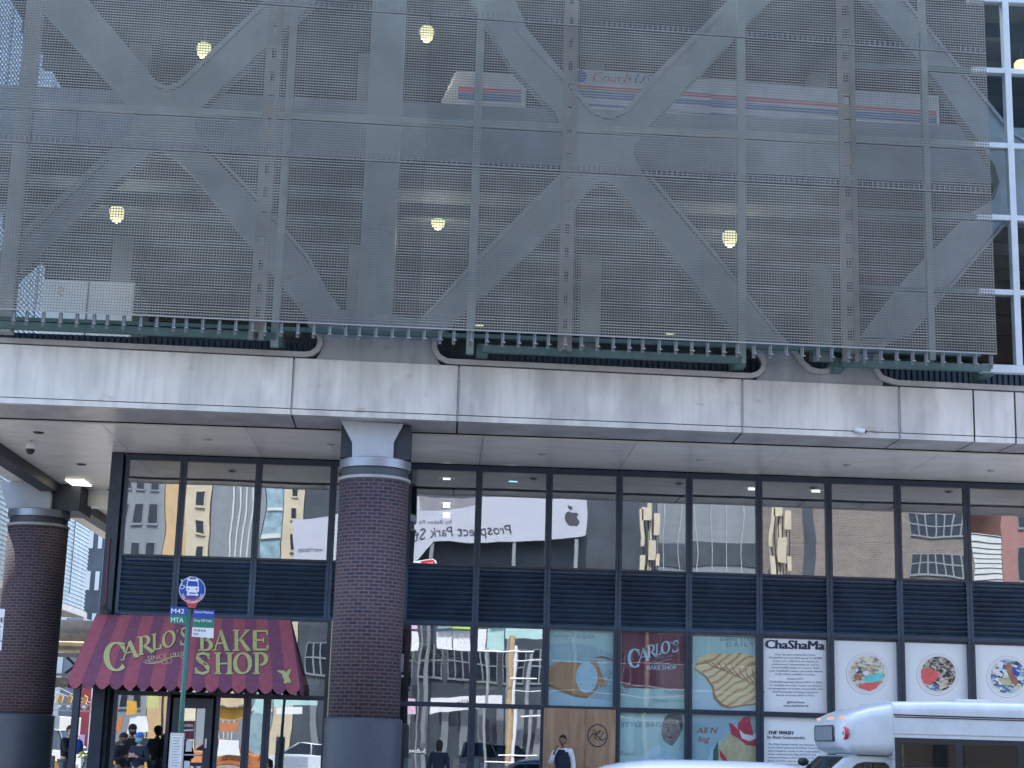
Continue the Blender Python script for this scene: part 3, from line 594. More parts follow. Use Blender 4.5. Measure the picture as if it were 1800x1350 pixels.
# ================================================================== OPPOSITE SIDE (seen in the glass)
DO = 50.0
def mx(px): return mir(px, 930, DO).x
def obld(name, px0, px1, m, label, z1=26, D=DO, depth=14, z0=.15):
    a, b = mir(px0, 930, D).x, mir(px1, 930, D).x
    t = thing(name, ((a+b)/2, -D, z0), label, 'building', None)
    MB().box((a+.02,-D-depth,z0),(b-.02,-D,z1)).build('wall', m, t); return t, a, b
def owin(t, x0, x1, z0, z1, D=DO, fm='ogrey', m='win', n=1):
    f = MB().box((x0-.05,-D-.05,z0-.10),(x1+.05,-D+.08,z0)).box((x0-.05,-D-.05,z1),(x1+.05,-D+.04,z1+.05)).box((x0-.05,-D-.05,z0),(x0,-D+.04,z1)).box((x1,-D-.05,z0),(x1+.05,-D+.04,z1))
    for i in range(1, n+1):
        if n > 1: x = x0+(x1-x0)*i/(n+1); f.box((x-.04,-D,z0),(x+.04,-D+.05,z1))
    if n > 1: f.box((x0,-D+.002,(z0+z1)/2-.04),(x1,-D+.052,(z0+z1)/2+.04))
    f = f.build('window', fm, t); MB().box((x0,-D+.001,z0),(x1,-D+.02,z1)).build('pane', m, f)
t, a, b = obld('office_block', 60, 286, 'ogrey', 'tall grey green office block on the far side of the street, left end', 30)
for i in range(6):
    for j in range(9): x = a+(b-a)*(.30+.115*i); owin(t, x, x+.42, 3+1.9*j, 4.0+1.9*j)
t, a, b = obld('apartment_tower', 286, 366, 'otan', 'narrow tan and cream tower with a column of small dark windows', 34)
MB().box((a+(b-a)*.45,-DO,.2),(b-.03,-DO+.12,34)).build('render_band', 'ocream', t)
for j in range(11): x = a+(b-a)*.78; owin(t, x-.22, x+.22, 5+1.45*j, 5.7+1.45*j, D=DO-.13, fm='ocream')
t, a, b = obld('glass_block', 366, 458, 'ogrey', 'flat grey metal clad block between the cream tower and the cyan tower', 24)
for k in range(4): MB().box((a+1.1+.32*k,-DO,1),(a+1.17+.32*k,-DO+.1,24)).build('pipe', 'owhite', t)
MB().box((a+.1,-DO+.002,10.4),(b-.1,-DO+.04,10.9)).build('band', 'odark', t)
t, a, b = obld('cyan_tower', 458, 492, 'ocyan', 'narrow cyan glass tower with white floor bands', 36)
for k in range(16): MB().box((a+.04,-DO,3+1.5*k),(b-.04,-DO+.08,3.2+1.5*k)).build('floor_band', 'owhite', t)
t, a, b = obld('cream_block', 492, 530, 'ocream', 'narrow cream stone building beside the cyan tower', 30)
for j in range(11): owin(t, a+.5, a+.75, 4+1.5*j, 4.7+1.5*j, fm='ocream')
t, a, b = obld('dark_block', 530, 1150, 'odark', 'long dark clad building behind the white billboard', 30)
for k in range(12):
    x = a+.6+k*(b-a-1)/12; owin(t, x, x+1.1, 5.0, 6.6, fm='ogrey', n=2)
for k in range(20): MB().box((a+1+k*.97,-DO+.002,1.2),(a+1.35+k*.97,-DO+.12,3.6)).build('shop_pier', 'ogrey', t)
t, a, b = obld('grey_block', 1150, 1340, 'ogrey', 'grey blue office building with pale mullions and lit windows', 28)
MB().box((a+.1,-DO+.002,11.2),(b-.1,-DO+.05,12.6)).box((a+.1,-DO+.002,6.0),(b-.1,-DO+.05,7.6)).build('dark_band', 'odark', t)
for k in range(8): MB().box((a+.4+.85*k,-DO+.06,.3),(a+.44+.85*k,-DO+.12,24)).build('mullion', 'trim', t)
for k in range(6): owin(t, a+.55+1.05*k, a+1.2+1.05*k, 8.6, 10.0, n=1)
t, a, b = obld('brick_building', 1340, 1708, 'obrick', 'weathered brown brick building with wide steel windows', 32)
x0, x1 = mx(1596), mx(1700); owin(t, x0, x1, mir(1650,942,DO).z, mir(1650,905,DO).z, n=6); owin(t, x0, x1, mir(1650,1018,DO).z, mir(1650,980,DO).z, n=6); owin(t, x0, x1, 16.5, 18.3, n=6)
MB().box((mx(1414),-DO+.002,.4),(mx(1434),-DO+.05,18)).build('wall_strip', 'odark', t)
t, a, b = obld('white_sided_house', 1708, 1762, 'owhite', 'low building with white horizontal siding beside the brick one', mir(1730,938,DO).z)
z = 1
while z < mir(1730,940,DO).z: MB().box((a+.03,-DO+.001,z),(b-.03,-DO+.02,z+.05)).build('siding_joint', 'odark', t); z += .32
t, a, b = obld('red_building', 1762, 1990, 'ored', 'pinkish red building with tall narrow windows', 28)
for j in range(5): owin(t, a+.9, a+1.5, 5+3*j, 6.9+3*j)
# billboard
BD = DO-1.2
bb = thing('billboard', (mx(800), -BD, .15), 'long white phone advertisement billboard mounted high across the street', 'billboard')
bp_ = [(512,994),(512,920),(600,905),(735,868),(835,871),(1033,878),(1030,938),(960,949),(895,953),(760,954),(727,992),(590,992)]
MB().prism([mir(x,y,BD) for x, y in bp_], (0,-.3,0)).build('panel', 'bbw', bb)
fB = lambda x, y: mir(x, y, BD-.02)
MB().prism([mir(x,y,BD-.005) for x, y in ((736,867),(838,871),(838,884),(736,893))], (0,-.2,0)).build('grey_corner', 'bbg', bb)
mb = MB(); text(mb, 'Prospect Park St', 896, 935, 21, fB, width=170, ang=-5, mirror=True, bold=.006); text(mb, 'by Rahim Fo', 794, 917, 9, fB, width=62, mirror=True, ang=-3)
text(mb, 'verizon', 562, 969, 8, fB, width=42, mirror=True); flat(mb, 'lettering', 'bbi', bb)
lg = MB(); c0 = arc(1008, 909, 9.5, 10.5, 0, 360, 28)[:-1]
lg.poly([fB(*p) for p in [(1008,900),(1003,898),(998,900),(995,906),(995,912),(998,918),(1002,921),(1008,920),(1013,921),(1017,918),(1019.5,913),(1016,910),(1015,906),(1018,902),(1014,899)]])
lg.poly([fB(*p) for p in [(1007,896),(1009,891),(1001,889),(1002,893)]]); flat(lg, 'logo', 'bbi', bb)
for x in (600, 760, 900, 1010): MB().box((mx(x)-.1,-BD-.25,.2),(mx(x)+.1,-BD-.05,mir(x,945,BD).z)).build('post', 'ogrey', bb)
# bus lane sign, phone masts
s = thing('bus_lane_sign', (mir(745,990,44).x, -44, .15), 'white and red bus lane sign on a post across the street', 'sign')
MB().prism([mir(x,y,44) for x, y in ((722,1000),(722,985),(762,982),(768,986),(768,1000))], (0,-.05,0)).build('panel', 'signw', s)
MB().prism([mir(x,y,43.95) for x, y in ((738,999),(741,985),(761,983.5),(765,987),(765,999))], (0,-.02,0)).build('red_field', 'red', s)
mb = MB(); text(mb, 'BUS', 761, 996, 8, lambda x, y: mir(x, y, 43.92), width=20, mirror=True, bold=.02); flat(mb, 'lettering', 'signw', s)
MB().box((mir(745,990,44).x-.04,-44.1,.15),(mir(745,990,44).x+.04,-44.05,mir(745,984,44).z)).build('post', 'alu', s)
def mast(pxc, pyt, lab):
    D = 48.5; x = mir(pxc, 930, D).x; zt = mir(pxc, pyt, D).z; t = thing('phone_mast', (x, -D, .15), lab, 'antenna', 'antenna masts across the street')
    MB().tube([(x,-D,.15),(x,-D,zt)], .12).build('mast', 'ocream', t)
    for dx, dz, w_, h in ((-.45,-1.4,.18,2.0),(-.2,-.6,.45,.6),(.35,-1.1,.35,1.1),(.1,-2.6,.42,1.2),(.45,-3.2,.2,.7),(-.4,-3.6,.25,1.4),(.12,-4.6,.4,1.1),(-.3,-5.6,.3,1.2),(.3,-6.4,.5,1.0)):
        MB().box((x+dx-w_/2,-D+.15,zt+dz-h/2),(x+dx+w_/2,-D+.35,zt+dz+h/2)).build('antenna_box', 'ocream', t)
    for k in range(6): MB().tube([(x-.5+.2*k,-D+.1,zt-.8),(x-.3+.16*k,-D+.12,zt-3),(x-.4+.14*k,-D+.1,zt-6.5)], .025, 5).build('wire', 'black', t)
mast(1137, 880, 'cream antenna mast nearest the billboard across the street'); mast(1372, 884, 'cream antenna mast in front of the brown brick building across the street')
# street things reflected low in the shop glass
def lowpanel(name, pts, m, D, lab, cat, txt=None):
    t = tag(MB().prism([mir(x,y,D) for x, y in pts], (0,-.12,0)).build(name, m), lab, cat)
    return t
t = lowpanel('shop_awning', [(757,1222),(827,1222),(884,1223),(884,1243),(827,1247),(757,1258)], 'signw', 47, 'white shop awning with dark lettering across the street', 'awning')
mb = MB(); text(mb, 'Hilton', 828, 1240, 12, lambda x, y: mir(x,y,46.9), width=44, mirror=True, ang=2); flat(mb,'lettering','ink',t)
t = lowpanel('wall_sign', [(712,1312),(752,1312),(752,1322),(712,1322)], 'odark', 46, 'dark sandwich shop sign board low across the street', 'sign')
mb = MB(); text(mb, 'Subway', 750, 1320, 7.5, lambda x, y: mir(x,y,45.9), width=36, mirror=True, bold=.02); flat(mb,'lettering','signw',t)
for i, (x0, x1, y0, y1, m, lb) in enumerate(((722,734,1096,1106,'pink','small lilac panel'),(722,734,1111,1145,'signw','narrow white panel'),(767,797,1108,1144,'signw','square white panel left of its twin'),(799,829,1108,1144,'signw','square white panel right of its twin'),(768,797,1096,1103,'ocyan','thin cyan panel'),(799,830,1097,1105,'lime','thin lime panel'),(838,858,1106,1142,'signw','tall white panel'),(860,888,1106,1142,'mint','tall mint panel'),(864,887,1098,1103,'ocyan','thin blue panel'),(890,958,1104,1124,'mint','wide mint panel'),(717,731,1224,1256,'pink','tall pink panel'))):
    lowpanel('advert_panel', [(x0,y0),(x1,y0),(x1,y1),(x0,y1)], m, 48.2-.13*i, lb+' of the advert wall across the street', 'sign')
def opole(px, pyt, m, lab, r=.07, D=44, arm=None):
    p = mir(px, pyt, D); b_ = mir(px-4, 1500, D); t = thing('utility_pole', (p.x,-D,.0), lab, 'pole', 'poles across the street')
    MB().tube([(p.x-.1,-D,0),(p.x,-D,p.z)], r, 8).build('shaft', m, t)
    if arm: 
        for dz, l0, l1 in arm: MB().tube([(p.x+l0,-D+.05,p.z-dz),(p.x+l1,-D+.05,p.z-dz)], .045, 6).build('arm', 'signw', t)
opole(860,1140,'alu','thin grey pole reflected left of the copper pole',.07,arm=((.1,-.4,2.2),))
opole(903,1120,'otan','copper coloured wide pole across the street',.16,D=45)
opole(910,1135,'signw','white pole with several cross arms across the street',.08,D=44,arm=((1.5,-.3,1.0),(5.2,-.8,1.8),(5.6,-1.5,2.0),(6.0,-.2,2.0)))
opole(934,1150,'alu','grey pole with one short arm across the street',.09,D=44,arm=((.3,-.1,1.1),(3.0,-.5,1.0)))
# overhead wires across the street that reflect as pale lines in the posters
for k, (xa, ya, xb, yb) in enumerate(((955,1160,1330,1176),(955,1214,1180,1222),(1090,1194,1340,1228),(1088,1258,1335,1272))):
    pa, pb_ = mir(xa-50, ya-2, 43), mir(xb+60, yb+3, 43)
    tag(MB().tube([pa, (pa+pb_)/2+Vector((0,0,-.05)), pb_], .028, 5).build('overhead_wire', 'signw'), ('topmost','second','third','lowest')[k]+' white overhead wire across the street', 'wire', 'overhead wires across the street')

# ================================================================== LAMPS
def bowl(p, label, s=.17):
    t = thing('ceiling_lamp', p, label, 'lamp', 'round yellow lamps hanging in the decks')
    MB().lathe(p, [(.03,-s*.72),(s*.45,-s*.60),(s*.85,-s*.15),(s*1.05,.10),(s*1.05,.20),(s*.8,.26)], 20).build('glass_bowl', 'lamp', t, smooth=True)
    pl_ = bpy.data.lights.new('lamp_light', 'POINT'); pl_.energy = 10; pl_.color = (1,.86,.6); pl_.shadow_soft_size = .15; lo_ = bpy.data.objects.new('lamp_light', pl_); COL.objects.link(lo_); lo_.parent = t; lo_.location = (0,0,-s*1.15-.2)
    MB().lathe(p, [(s*.82,.265),(s*.5,.32),(.03,.33),(.03,.6)], 16).build('housing', 'brack', t); return t
for (x, y, lb) in ((205,383,'lit yellow lamp on the lower deck at the left'),(770,395,'lit yellow lamp on the lower deck right of the wide column'),(1283,426,'lit yellow lamp on the lower deck at the right'),
                   (750,66,'lit yellow lamp on the upper deck right of the wide column'),(358,95,'lit yellow lamp on the upper deck half behind the left truss'),(1796,125,'lit yellow lamp at the right edge behind the white curtain wall')):
    bowl(at(x, y, 0), lb)
# office downlights behind the upper windows
k = 0
for (x, y, Y) in ((785,845,1.2),(785,867,1.9),(785,888,2.7),(785,906,3.6),(895,871,2.2),(1322,862,1.6),(1295,883,2.6),(1434,866,1.8),(1405,887,2.8)):
    k += 1; p = at(x, y, Y); m_ = MB().box((p.x-.09,Y-.10,7.46),(p.x+.09,Y+.10,7.498)); p = at(x, y, Y); 
    t = thing('downlight', (p.x,Y,p.z), ('first','second','third','fourth','fifth','sixth','seventh','eighth','ninth')[k-1]+' square office downlight from the left behind the upper windows', 'lamp', 'square downlights behind the upper windows')
    MB().box((p.x-.085,Y-.085,p.z-.05),(p.x+.085,Y+.085,p.z+.05)).build('diffuser', 'lampw', t); MB().box((p.x-.2,Y-.12,p.z+.052),(p.x+.2,Y+.12,p.z+.07)).build('plate', 'alu', t)
p = at(902, 849, 1.0); t = thing('exit_light', p, 'small cyan lit sign hanging behind the upper window', 'lamp'); MB().box((p.x-.10,1,p.z-.05),(p.x+.10,1.05,p.z+.05)).build('panel', 'lampc', t); MB().box((p.x-.01,1.01,p.z+.052),(p.x+.01,1.03,p.z+.2)).build('rod', 'brack', t)
# soffit spots, camera, lamp box
k = 0
for (x, y) in ((365,772),(581,781),(953,798),(1231,808),(1489,817),(1742,827)):
    p = onplane(x, y, Vector((0,0,7.963)), Vector((0,0,1))); k += 1
    t = thing('recessed_spot', p, ('first','second','third','fourth','fifth','sixth')[k-1]+' small round spotlight from the left in the soffit over the storefront', 'lamp', 'round spotlights in the soffit')
    MB().lathe(p, [(.02,-.035),(.04,-.03),(.085,-.012),(.10,0)], 16).build('rim', 'trim', t); MB().lathe(p, [(.001,-.046),(.028,-.042),(.028,-.036)], 12).build('lens', 'cbox', t)
for (x, y) in ((68,760),(143,816),(196,861)):
    p = onplane(x, y, Vector((0,0,7.963)), Vector((0,0,1))); t = thing('sprinkler_rose', p, {68:'dark round ceiling rose nearest the security camera',143:'dark round ceiling rose above the lit panel light',196:'dark round ceiling rose beside the corner post'}[x], 'fitting', 'dark roses in the soffit')
    MB().lathe(p, [(.05,-.03),(.10,-.02),(.12,0)], 16).build('rose', 'black', t)
p = onplane(138, 848, Vector((0,0,7.95)), Vector((0,0,1))); t = thing('panel_light', p, 'lit oblong panel light in the soffit by the left column', 'lamp')
MB().box((p.x-.24,p.y-.45,7.925),(p.x+.24,p.y+.45,7.955)).build('diffuser', 'lampw', t); MB().box((p.x-.27,p.y-.48,7.956),(p.x+.27,p.y+.48,7.964)).build('rim', 'trim', t)
p = onplane(55, 774, Vector((0,0,7.963)), Vector((0,0,1))); t = thing('security_camera', p, 'white dome security camera hanging under the soffit at the left', 'camera')
MB().lathe(p, [(.03,0),(.03,-.05),(.10,-.07),(.115,-.11),(.115,-.20)][::-1], 20).build('housing', 'white', t, smooth=True); MB().ball((p.x,p.y,p.z-.20), (.10,.10,.12), 16, 10).build('dome', 'black', t, smooth=True)
p = at(1511, 757, YF-.12); t = thing('bullet_camera', p, 'small white weathered camera mounted low on the fascia at the right', 'camera')
MB().tube([p+Vector((-.09,.02,.03)), p+Vector((.10,-.06,-.03))], .055, 12).build('body', 'white', t, bevel=.008); MB().tube([p+Vector((-.05,.12,.05)), p+Vector((-.03,.03,.02))], .02, 8).build('arm', 'brack', t); MB().tube([p+Vector((.1,-.06,-.03)), p+Vector((.115,-.07,-.036))], .04, 12).build('lens', 'black', t)
p = at(701, 1168, -3.5); t = thing('intercom_box', p, 'slim dark box with a round light on the right side of the brick column', 'fitting')
MB().box((cx1+.69,-4.16,p.z-.18),(cx1+.75,-4.06,p.z+.18)).build('body', 'brack', t); MB().ball((cx1+.73,-4.13,p.z-.26), .03).build('button', 'alu', t)
p = at(183, 1070, -.35); t = thing('awning_floodlight', p, 'small dark floodlight and conduit standing on top of the striped awning', 'lamp')
MB().prism([at(x,y,-.35) for x, y in ((175,1067),(180,1066),(186,1071),(192,1078),(186,1079),(177,1074))], (0,.2,0)).build('head', 'black', t)
MB().tube([at(181,1074,-.3), at(186,1060,-.12), at(189,1000,-.12), at(193,945,-.12)], .022, 8).build('conduit', 'burg', t)

# ================================================================== COACHES ON THE DECK
def coach(px0, px1, yl, yr, Y, label, slant=False, txt=True):
    """coach seen from the side; yl, yr: roof line at both ends"""
    A, B = at(px0, yl, Y), at(px1, yr, Y); zr = (A.z+B.z)/2; x0, x1 = A.x, B.x; zf = 14.5
    t = thing('coach', ((x0+x1)/2, Y+1.25, zf), label, 'coach', 'coaches parked on the upper deck')
    dz = (B.z-A.z); zz = lambda x: A.z+(B.z-A.z)*(x-x0)/(x1-x0)
    def strip(a, b, top, bot, y, m, nm, bev=0, par=t, sl=0): return MB().hexa([(a-sl,y,zz(a)-bot),(b,y,zz(b)-bot),(b,Y+2.5,zz(b)-bot),(a-sl,Y+2.5,zz(a)-bot),(a,y,zz(a)-top),(b,y,zz(b)-top),(b,Y+2.5,zz(b)-top),(a,Y+2.5,zz(a)-top)]).build(nm, m, par, bevel=bev)
    bd = MB().hexa([(x0-(1.2 if slant else 0),Y,zf+.35),(x1,Y,zf+.35),(x1,Y+2.5,zf+.35),(x0-(1.2 if slant else 0),Y+2.5,zf+.35),(x0,Y,A.z),(x1,Y,B.z),(x1,Y+2.5,B.z),(x0,Y+2.5,A.z)]).build('body', 'buswhite', t, bevel=.07)
    a, b = x0+.1, x1-.1
    def sd(top, bot, m, nm, k=0): return MB().hexa([(a,Y-.02-k,zz(a)-bot),(b,Y-.02-k,zz(b)-bot),(b,Y+.03,zz(b)-bot),(a,Y+.03,zz(a)-bot),(a,Y-.02-k,zz(a)-top),(b,Y-.02-k,zz(b)-top),(b,Y+.03,zz(b)-top),(a,Y+.03,zz(a)-top)]).build(nm, m, t)
    sd(.42,.53,'red','red_stripe'); sd(.58,.74,'busblue','blue_stripe'); sd(.92,.955,'busblue','pinstripe'); 
    wn = MB(); n = max(2, int((b-a)/1.5))
    for i in range(n): wn.box((a+i*(b-a)/n+.05,Y-.03,zr-2.05),(a+(i+1)*(b-a)/n-.05,Y+.02,zr-1.12))
    wn.build('side_windows', 'win', t)
    for x in (x0+1.6, x1-1.6): MB().tube([(x,Y-.02,zf+.5),(x,Y+.3,zf+.5)], .5, 20).build('wheel', 'rubber', t)
    return t
t = coach(1008, 1652, 119, 168, .2, 'long white coach with red and blue stripes behind the right trusses')
mb = MB(); text(mb, 'Coach', 1042, 143, 18, atY(.17), width=66, ang=3, shear=.35, bold=.025); flat(mb, 'lettering', 'red', t)
mb = MB(); text(mb, 'USA', 1116, 147, 18, atY(.17), width=44, ang=3, shear=.35, bold=.025); flat(mb, 'lettering', 'blue', t)
mb = MB(); mb.poly([at(x,y,.16) for x, y in arc(1020,134,12,11,0,360,20)[:-1]]); flat(mb, 'emblem', 'blue', t)
coach(800, 925, 124, 130, .6, 'white coach with a slanted front right of the wide column', slant=True)
p0 = at(76, 490, 2.4); p1 = at(235, 525, 2.4)
t = thing('box_truck', ((p0.x+p1.x)/2, 3.4, 9.5), 'white box truck parked on the lower deck at the left', 'truck')
MB().box((p0.x,2.4,10.2),(p1.x,4.6,p0.z)).build('cargo_box', 'white', t, bevel=.03); MB().box(((p0.x+p1.x)/2-.01,2.38,10.3),((p0.x+p1.x)/2+.01,2.4,p0.z-.05)).build('seam', 'ink', t)
for x in (p0.x+.6, p1.x-.6): MB().tube([(x,2.45,9.95),(x,2.75,9.95)], .45, 20).build('wheel', 'rubber', t)
mb = MB(); text(mb, 'GA', 101, 505, 10, atY(2.37), width=18, ang=84); flat(mb, 'lettering', 'red', t)
mb = MB().box((at(82,503,2.36).x,2.36,at(82,503,2.36).z),(at(94,503,2.36).x,2.37,at(82,503,2.36).z+.06)); mb.build('reflector', 'signw', t)
for x in (843, 1178):
    p = at(x, 571 if x < 1000 else 586, -4.0); t = thing('strip_light', p, {843:'short lit yellow strip light near the left end of the middle green beam',1178:'short lit yellow strip light above the middle green beam, right of the center post'}[x], 'lamp')
    MB().box((p.x-.08,-4.0,p.z-.012),(p.x+.08,-3.95,p.z+.012)).build('tube', 'lamp', t); MB().box((p.x-.1,-3.999,p.z+.014),(p.x+.1,-3.94,p.z+.04)).build('housing', 'brack', t)

# ================================================================== AWNING
tl, tr, bl, br = at(170,1080,-.12), at(510,1090,-.12), at(120,1197,-1.25), at(527,1203,-1.25)
tl.z = tr.z = (tl.z+tr.z)/2; bl.z = br.z = (bl.z+br.z)/2
AW = thing('striped_awning', ((tl.x+tr.x)/2, -.6, bl.z), 'burgundy striped bakery awning with yellow lettering and scalloped edge', 'awning')
NS = 17
for mk, par in (('maroonA', 0), ('maroonB', 1)):
    mb = MB()
    for i in range(NS):
        if i % 2 != par: continue
        u0, u1 = i/NS, (i+1)/NS; a, b, c, d = tl.lerp(tr,u0), tl.lerp(tr,u1), bl.lerp(br,u1), bl.lerp(br,u0)
        mb.prism([a,b,c,d], (0,.02,-.012))
        n = 8; cc = [(d.lerp(c,k/n)+Vector((0,0,-.07-.12*sin(pi*k/n)))) for k in range(n+1)]
        mb.prism([d, c]+cc[::-1], (0,.015,0))
    mb.build('canvas_stripes', mk, AW)
ang = MB()
for X, nm in ((tl, bl), (tr, br)):
    s = -1 if X is tl else 1
    mb = MB().prism([X, nm, Vector((nm.x,-.07,nm.z)), Vector((X.x,-.07,X.z))], (.012*s,0,0)); n = 5
    for k in range(n):
        y0, y1 = nm.y+(-.07-nm.y)*k/n, nm.y+(-.07-nm.y)*(k+1)/n
        mb.prism([(nm.x,y0,nm.z),(nm.x,y1,nm.z)]+[(nm.x,y1+(y0-y1)*j/6,nm.z-.07-.12*sin(pi*j/6)) for j in range(7)], (.012*s,0,0))
    mb.build('side_panel', 'maroonB', AW)
an = (tr-tl).cross(bl-tl).normalized(); an = an if an.y < 0 else -an
pa = tl+an*.012; fA = lambda x, y: onplane(x, y, pa, an); fA2 = lambda x, y: onplane(x+.9, y+1.1, tl+an*.006, an)
word = [('C',182,1128,223,1180,0),('A',213,1126,244,1158,6),('R',240,1117,270.5,1150,6),('L',265,1113,286,1143,5),('O',285,1108.5,308.5,1138,5),("'",308,1107,316,1124,0),('S',315,1103,333,1134,4),
        ('B',347,1107,378,1144,0),('A',374,1107,403,1144,0),('K',408,1107,440,1144,0),('E',438.5,1107,475,1144,0),('S',339,1147,374,1185,0),('H',374,1147,412,1185,0),('O',410,1147,443,1185,0),('P',443,1147,476,1185,0)]
for m_, fn in (('ink', fA2), ('gold', fA)):
    mb = MB()
    for ch, x0, y0, x1, y1, sh in word: glyph(mb, ch, x0, y0, x1, y1, fn, sh)
    flat(mb, 'lettering', m_, AW)
mb = MB(); text(mb, 'SINCE 1910', 260, 1161.5, 8.5, fA, width=64, ang=-8, bold=.008)
for q in ribbon2([(252,1163),(258,1166),(272,1166),(288,1160),(304,1154),(316,1153),(322,1158)], 1.6)+ribbon2([(276,1166),(284,1163),(291,1160),(295,1163),(290,1167),(283,1165)], 1.3)+ribbon2([(255,1160),(264,1164),(276,1163)], 1.2)+ribbon2([(292,1166),(300,1165),(303,1160),(298,1158)], 1.2): mb.poly([fA(*p) for p in q])
flat(mb, 'small_lettering', 'cream', AW)
mb = MB(); mb.poly([fA(*p) for p in [(487,1178),(499,1179),(503,1182),(507,1177),(512,1176),(509,1184),(507,1189),(511,1196),(511,1201),(506,1199),(504,1201),(498,1201),(500,1196),(497,1190),(495,1184),(489,1181)]]); flat(mb, 'emblem', 'gold', AW)

# ================================================================== POSTERS IN THE SHOP WINDOWS
YPp = .075
def panel(name, px0, px1, y0, y1, m, label, Y=YPp):
    """sheet filling the window between two mullions; y0, y1 heights in metres"""
    t = thing(name, ((px0+px1)/2, Y, y0), label, 'poster'); MB().box((px0,Y,y0),(px1,Y+.012,y1)).build('sheet', m, t); return t
def fig(t, nm, m, polys, Y=YPp-.006):
    mb = MB()
    for p in polys: mb.poly([at(x, y, Y) for x, y in p])
    return flat(mb, nm, m, t)
N = NX; up = (ZR+.055, ZL-.055); lo = (ZB+.06, ZR-.06)
def bay(i, z): return N[i]+.045, N[i+1]-.045, z[0], z[1]
f0 = atY(YPp-.012)
# cannoli
t = panel('cannoli_poster', *bay(6, up), 'mint2', 'bakery poster showing a cream filled cannoli on pale blue'); 
fig(t,'plate','pblue',[[(963,1215),(1084,1235),(1084,1244),(962,1243)]]); fig(t,'sky_field','mint',[[(965,1104),(1082,1107),(1082,1152),(1040,1135),(1000,1130),(964,1133)]])
fig(t,'shell','shell',[[(963,1172),(985,1163),(1015,1164),(1035,1170),(1049,1188),(1052,1205),(1046,1216),(1036,1224),(1020,1222),(990,1212),(963,1202)],[(1038,1164),(1048,1160),(1060,1190),(1068,1204),(1056,1208),(1050,1200)]], YPp-.008)
fig(t,'shell_shadow','crusty',[[(963,1202),(990,1212),(1020,1222),(1036,1224),(1030,1228),(1010,1225),(985,1215),(963,1206)],[(1042,1156),(1060,1153),(1082,1160),(1082,1163),(1060,1157)]], YPp-.010)
fig(t,'cream_filling','pblue',[arc(1031,1191,19,27,0,360,24)[:-1]], YPp-.012)
fig(t,'dots','ink',[arc(x,y,.9,.9,0,360,6)[:-1] for x, y in ((1037,1180),(1050,1175),(1043,1205),(1051,1210),(1064,1186),(1070,1192),(1035,1195),(1075,1183),(1046,1148),(1057,1146))], YPp-.014)
mb = MB(); text(mb,'Family Recipes',968,1121,9,atY(YPp-.009),width=76,ang=1,shear=.2); flat(mb,'lettering','inkg',t)
# carlo's
t = panel('bakery_name_poster', *bay(7, up), 'mint', 'burgundy poster with pale blue bakery lettering on a pale green sheet')
fig(t,'field','burg',[[(1093,1106),(1204,1109),(1204,1208),(1200,1212),(1098,1209),(1092.5,1204)]])
mb = MB()
for ch,x0,y0,x1,y1,sh in (('C',1103,1140,1126,1174,0),('A',1121,1139,1141,1163,4),('R',1136,1133,1155,1156,4),('L',1151,1131,1163,1152,3),('O',1162,1127,1178,1149,3),("'",1177,1128,1182,1138,0),('S',1180,1126,1195,1146,3)): glyph(mb,ch,x0,y0,x1,y1,f0,sh)
text(mb,'BAKE SHOP',1138,1177,8,f0,width=51,bold=.02); flat(mb,'lettering','pblue',t)
mb = MB(); text(mb,'SINCE 1910',1152,1158,4,f0,width=30,ang=-6)
for q in ribbon2([(1148,1162),(1158,1165),(1170,1160),(1180,1159)],1)+ribbon2([(1150,1166),(1162,1168),(1178,1166)],.8): mb.poly([f0(*p) for p in q])
text(mb,'LY',1094,1218,9,f0); text(mb,'TRADITION,',1165,1224,9,f0,width=58) if 0 else None; text(mb,'TRADITION',1167,1221,8,f0,width=38); text(mb,'Quality recipes',1150,1234,6,f0,width=56,shear=.2); flat(mb,'small_lettering','inkg',t)
# pastry
t = panel('pastry_poster', *bay(8, up), 'mint', 'bakery poster showing a folded golden pastry shell')
fig(t,'plate','pblue',[[(1216,1200),(1225,1190),(1262,1225),(1290,1243),(1330,1245),(1330,1250),(1216,1246)]])
fig(t,'pastry','pastry',[[(1220,1173),(1228,1156),(1250,1148),(1280,1150),(1300,1147),(1331,1155),(1331,1236),(1300,1240),(1280,1244),(1263,1236),(1255,1224),(1253,1205),(1240,1185)]], YPp-.008)
mb = MB()
for k in range(8): 
    x = 1245+k*11
    for q in ribbon2([(x-8+k,1160+k*1.5),(x+2,1168+k*3),(x+14,1174+k*4.5),(x+36-k*2,1176+k*6)], [.8,2,2,.8]): mb.poly([atY(YPp-.010)(*p) for p in q])
for q in ribbon2([(1220,1175),(1240,1189),(1253,1207),(1256,1226),(1268,1239),(1282,1244)], [2,3,4,5,6,4])+ribbon2([(1282,1244),(1300,1241),(1331,1237)],3): mb.poly([atY(YPp-.010)(*p) for p in q])
flat(mb,'folds','crusty',t)
mb = MB(); text(mb,'Baked Fresh',1265,1126,8,f0,width=64,shear=.2); text(mb,'DAILY',1277,1137,9,f0,width=50,spacing=1.3); flat(mb,'lettering','inkg',t)
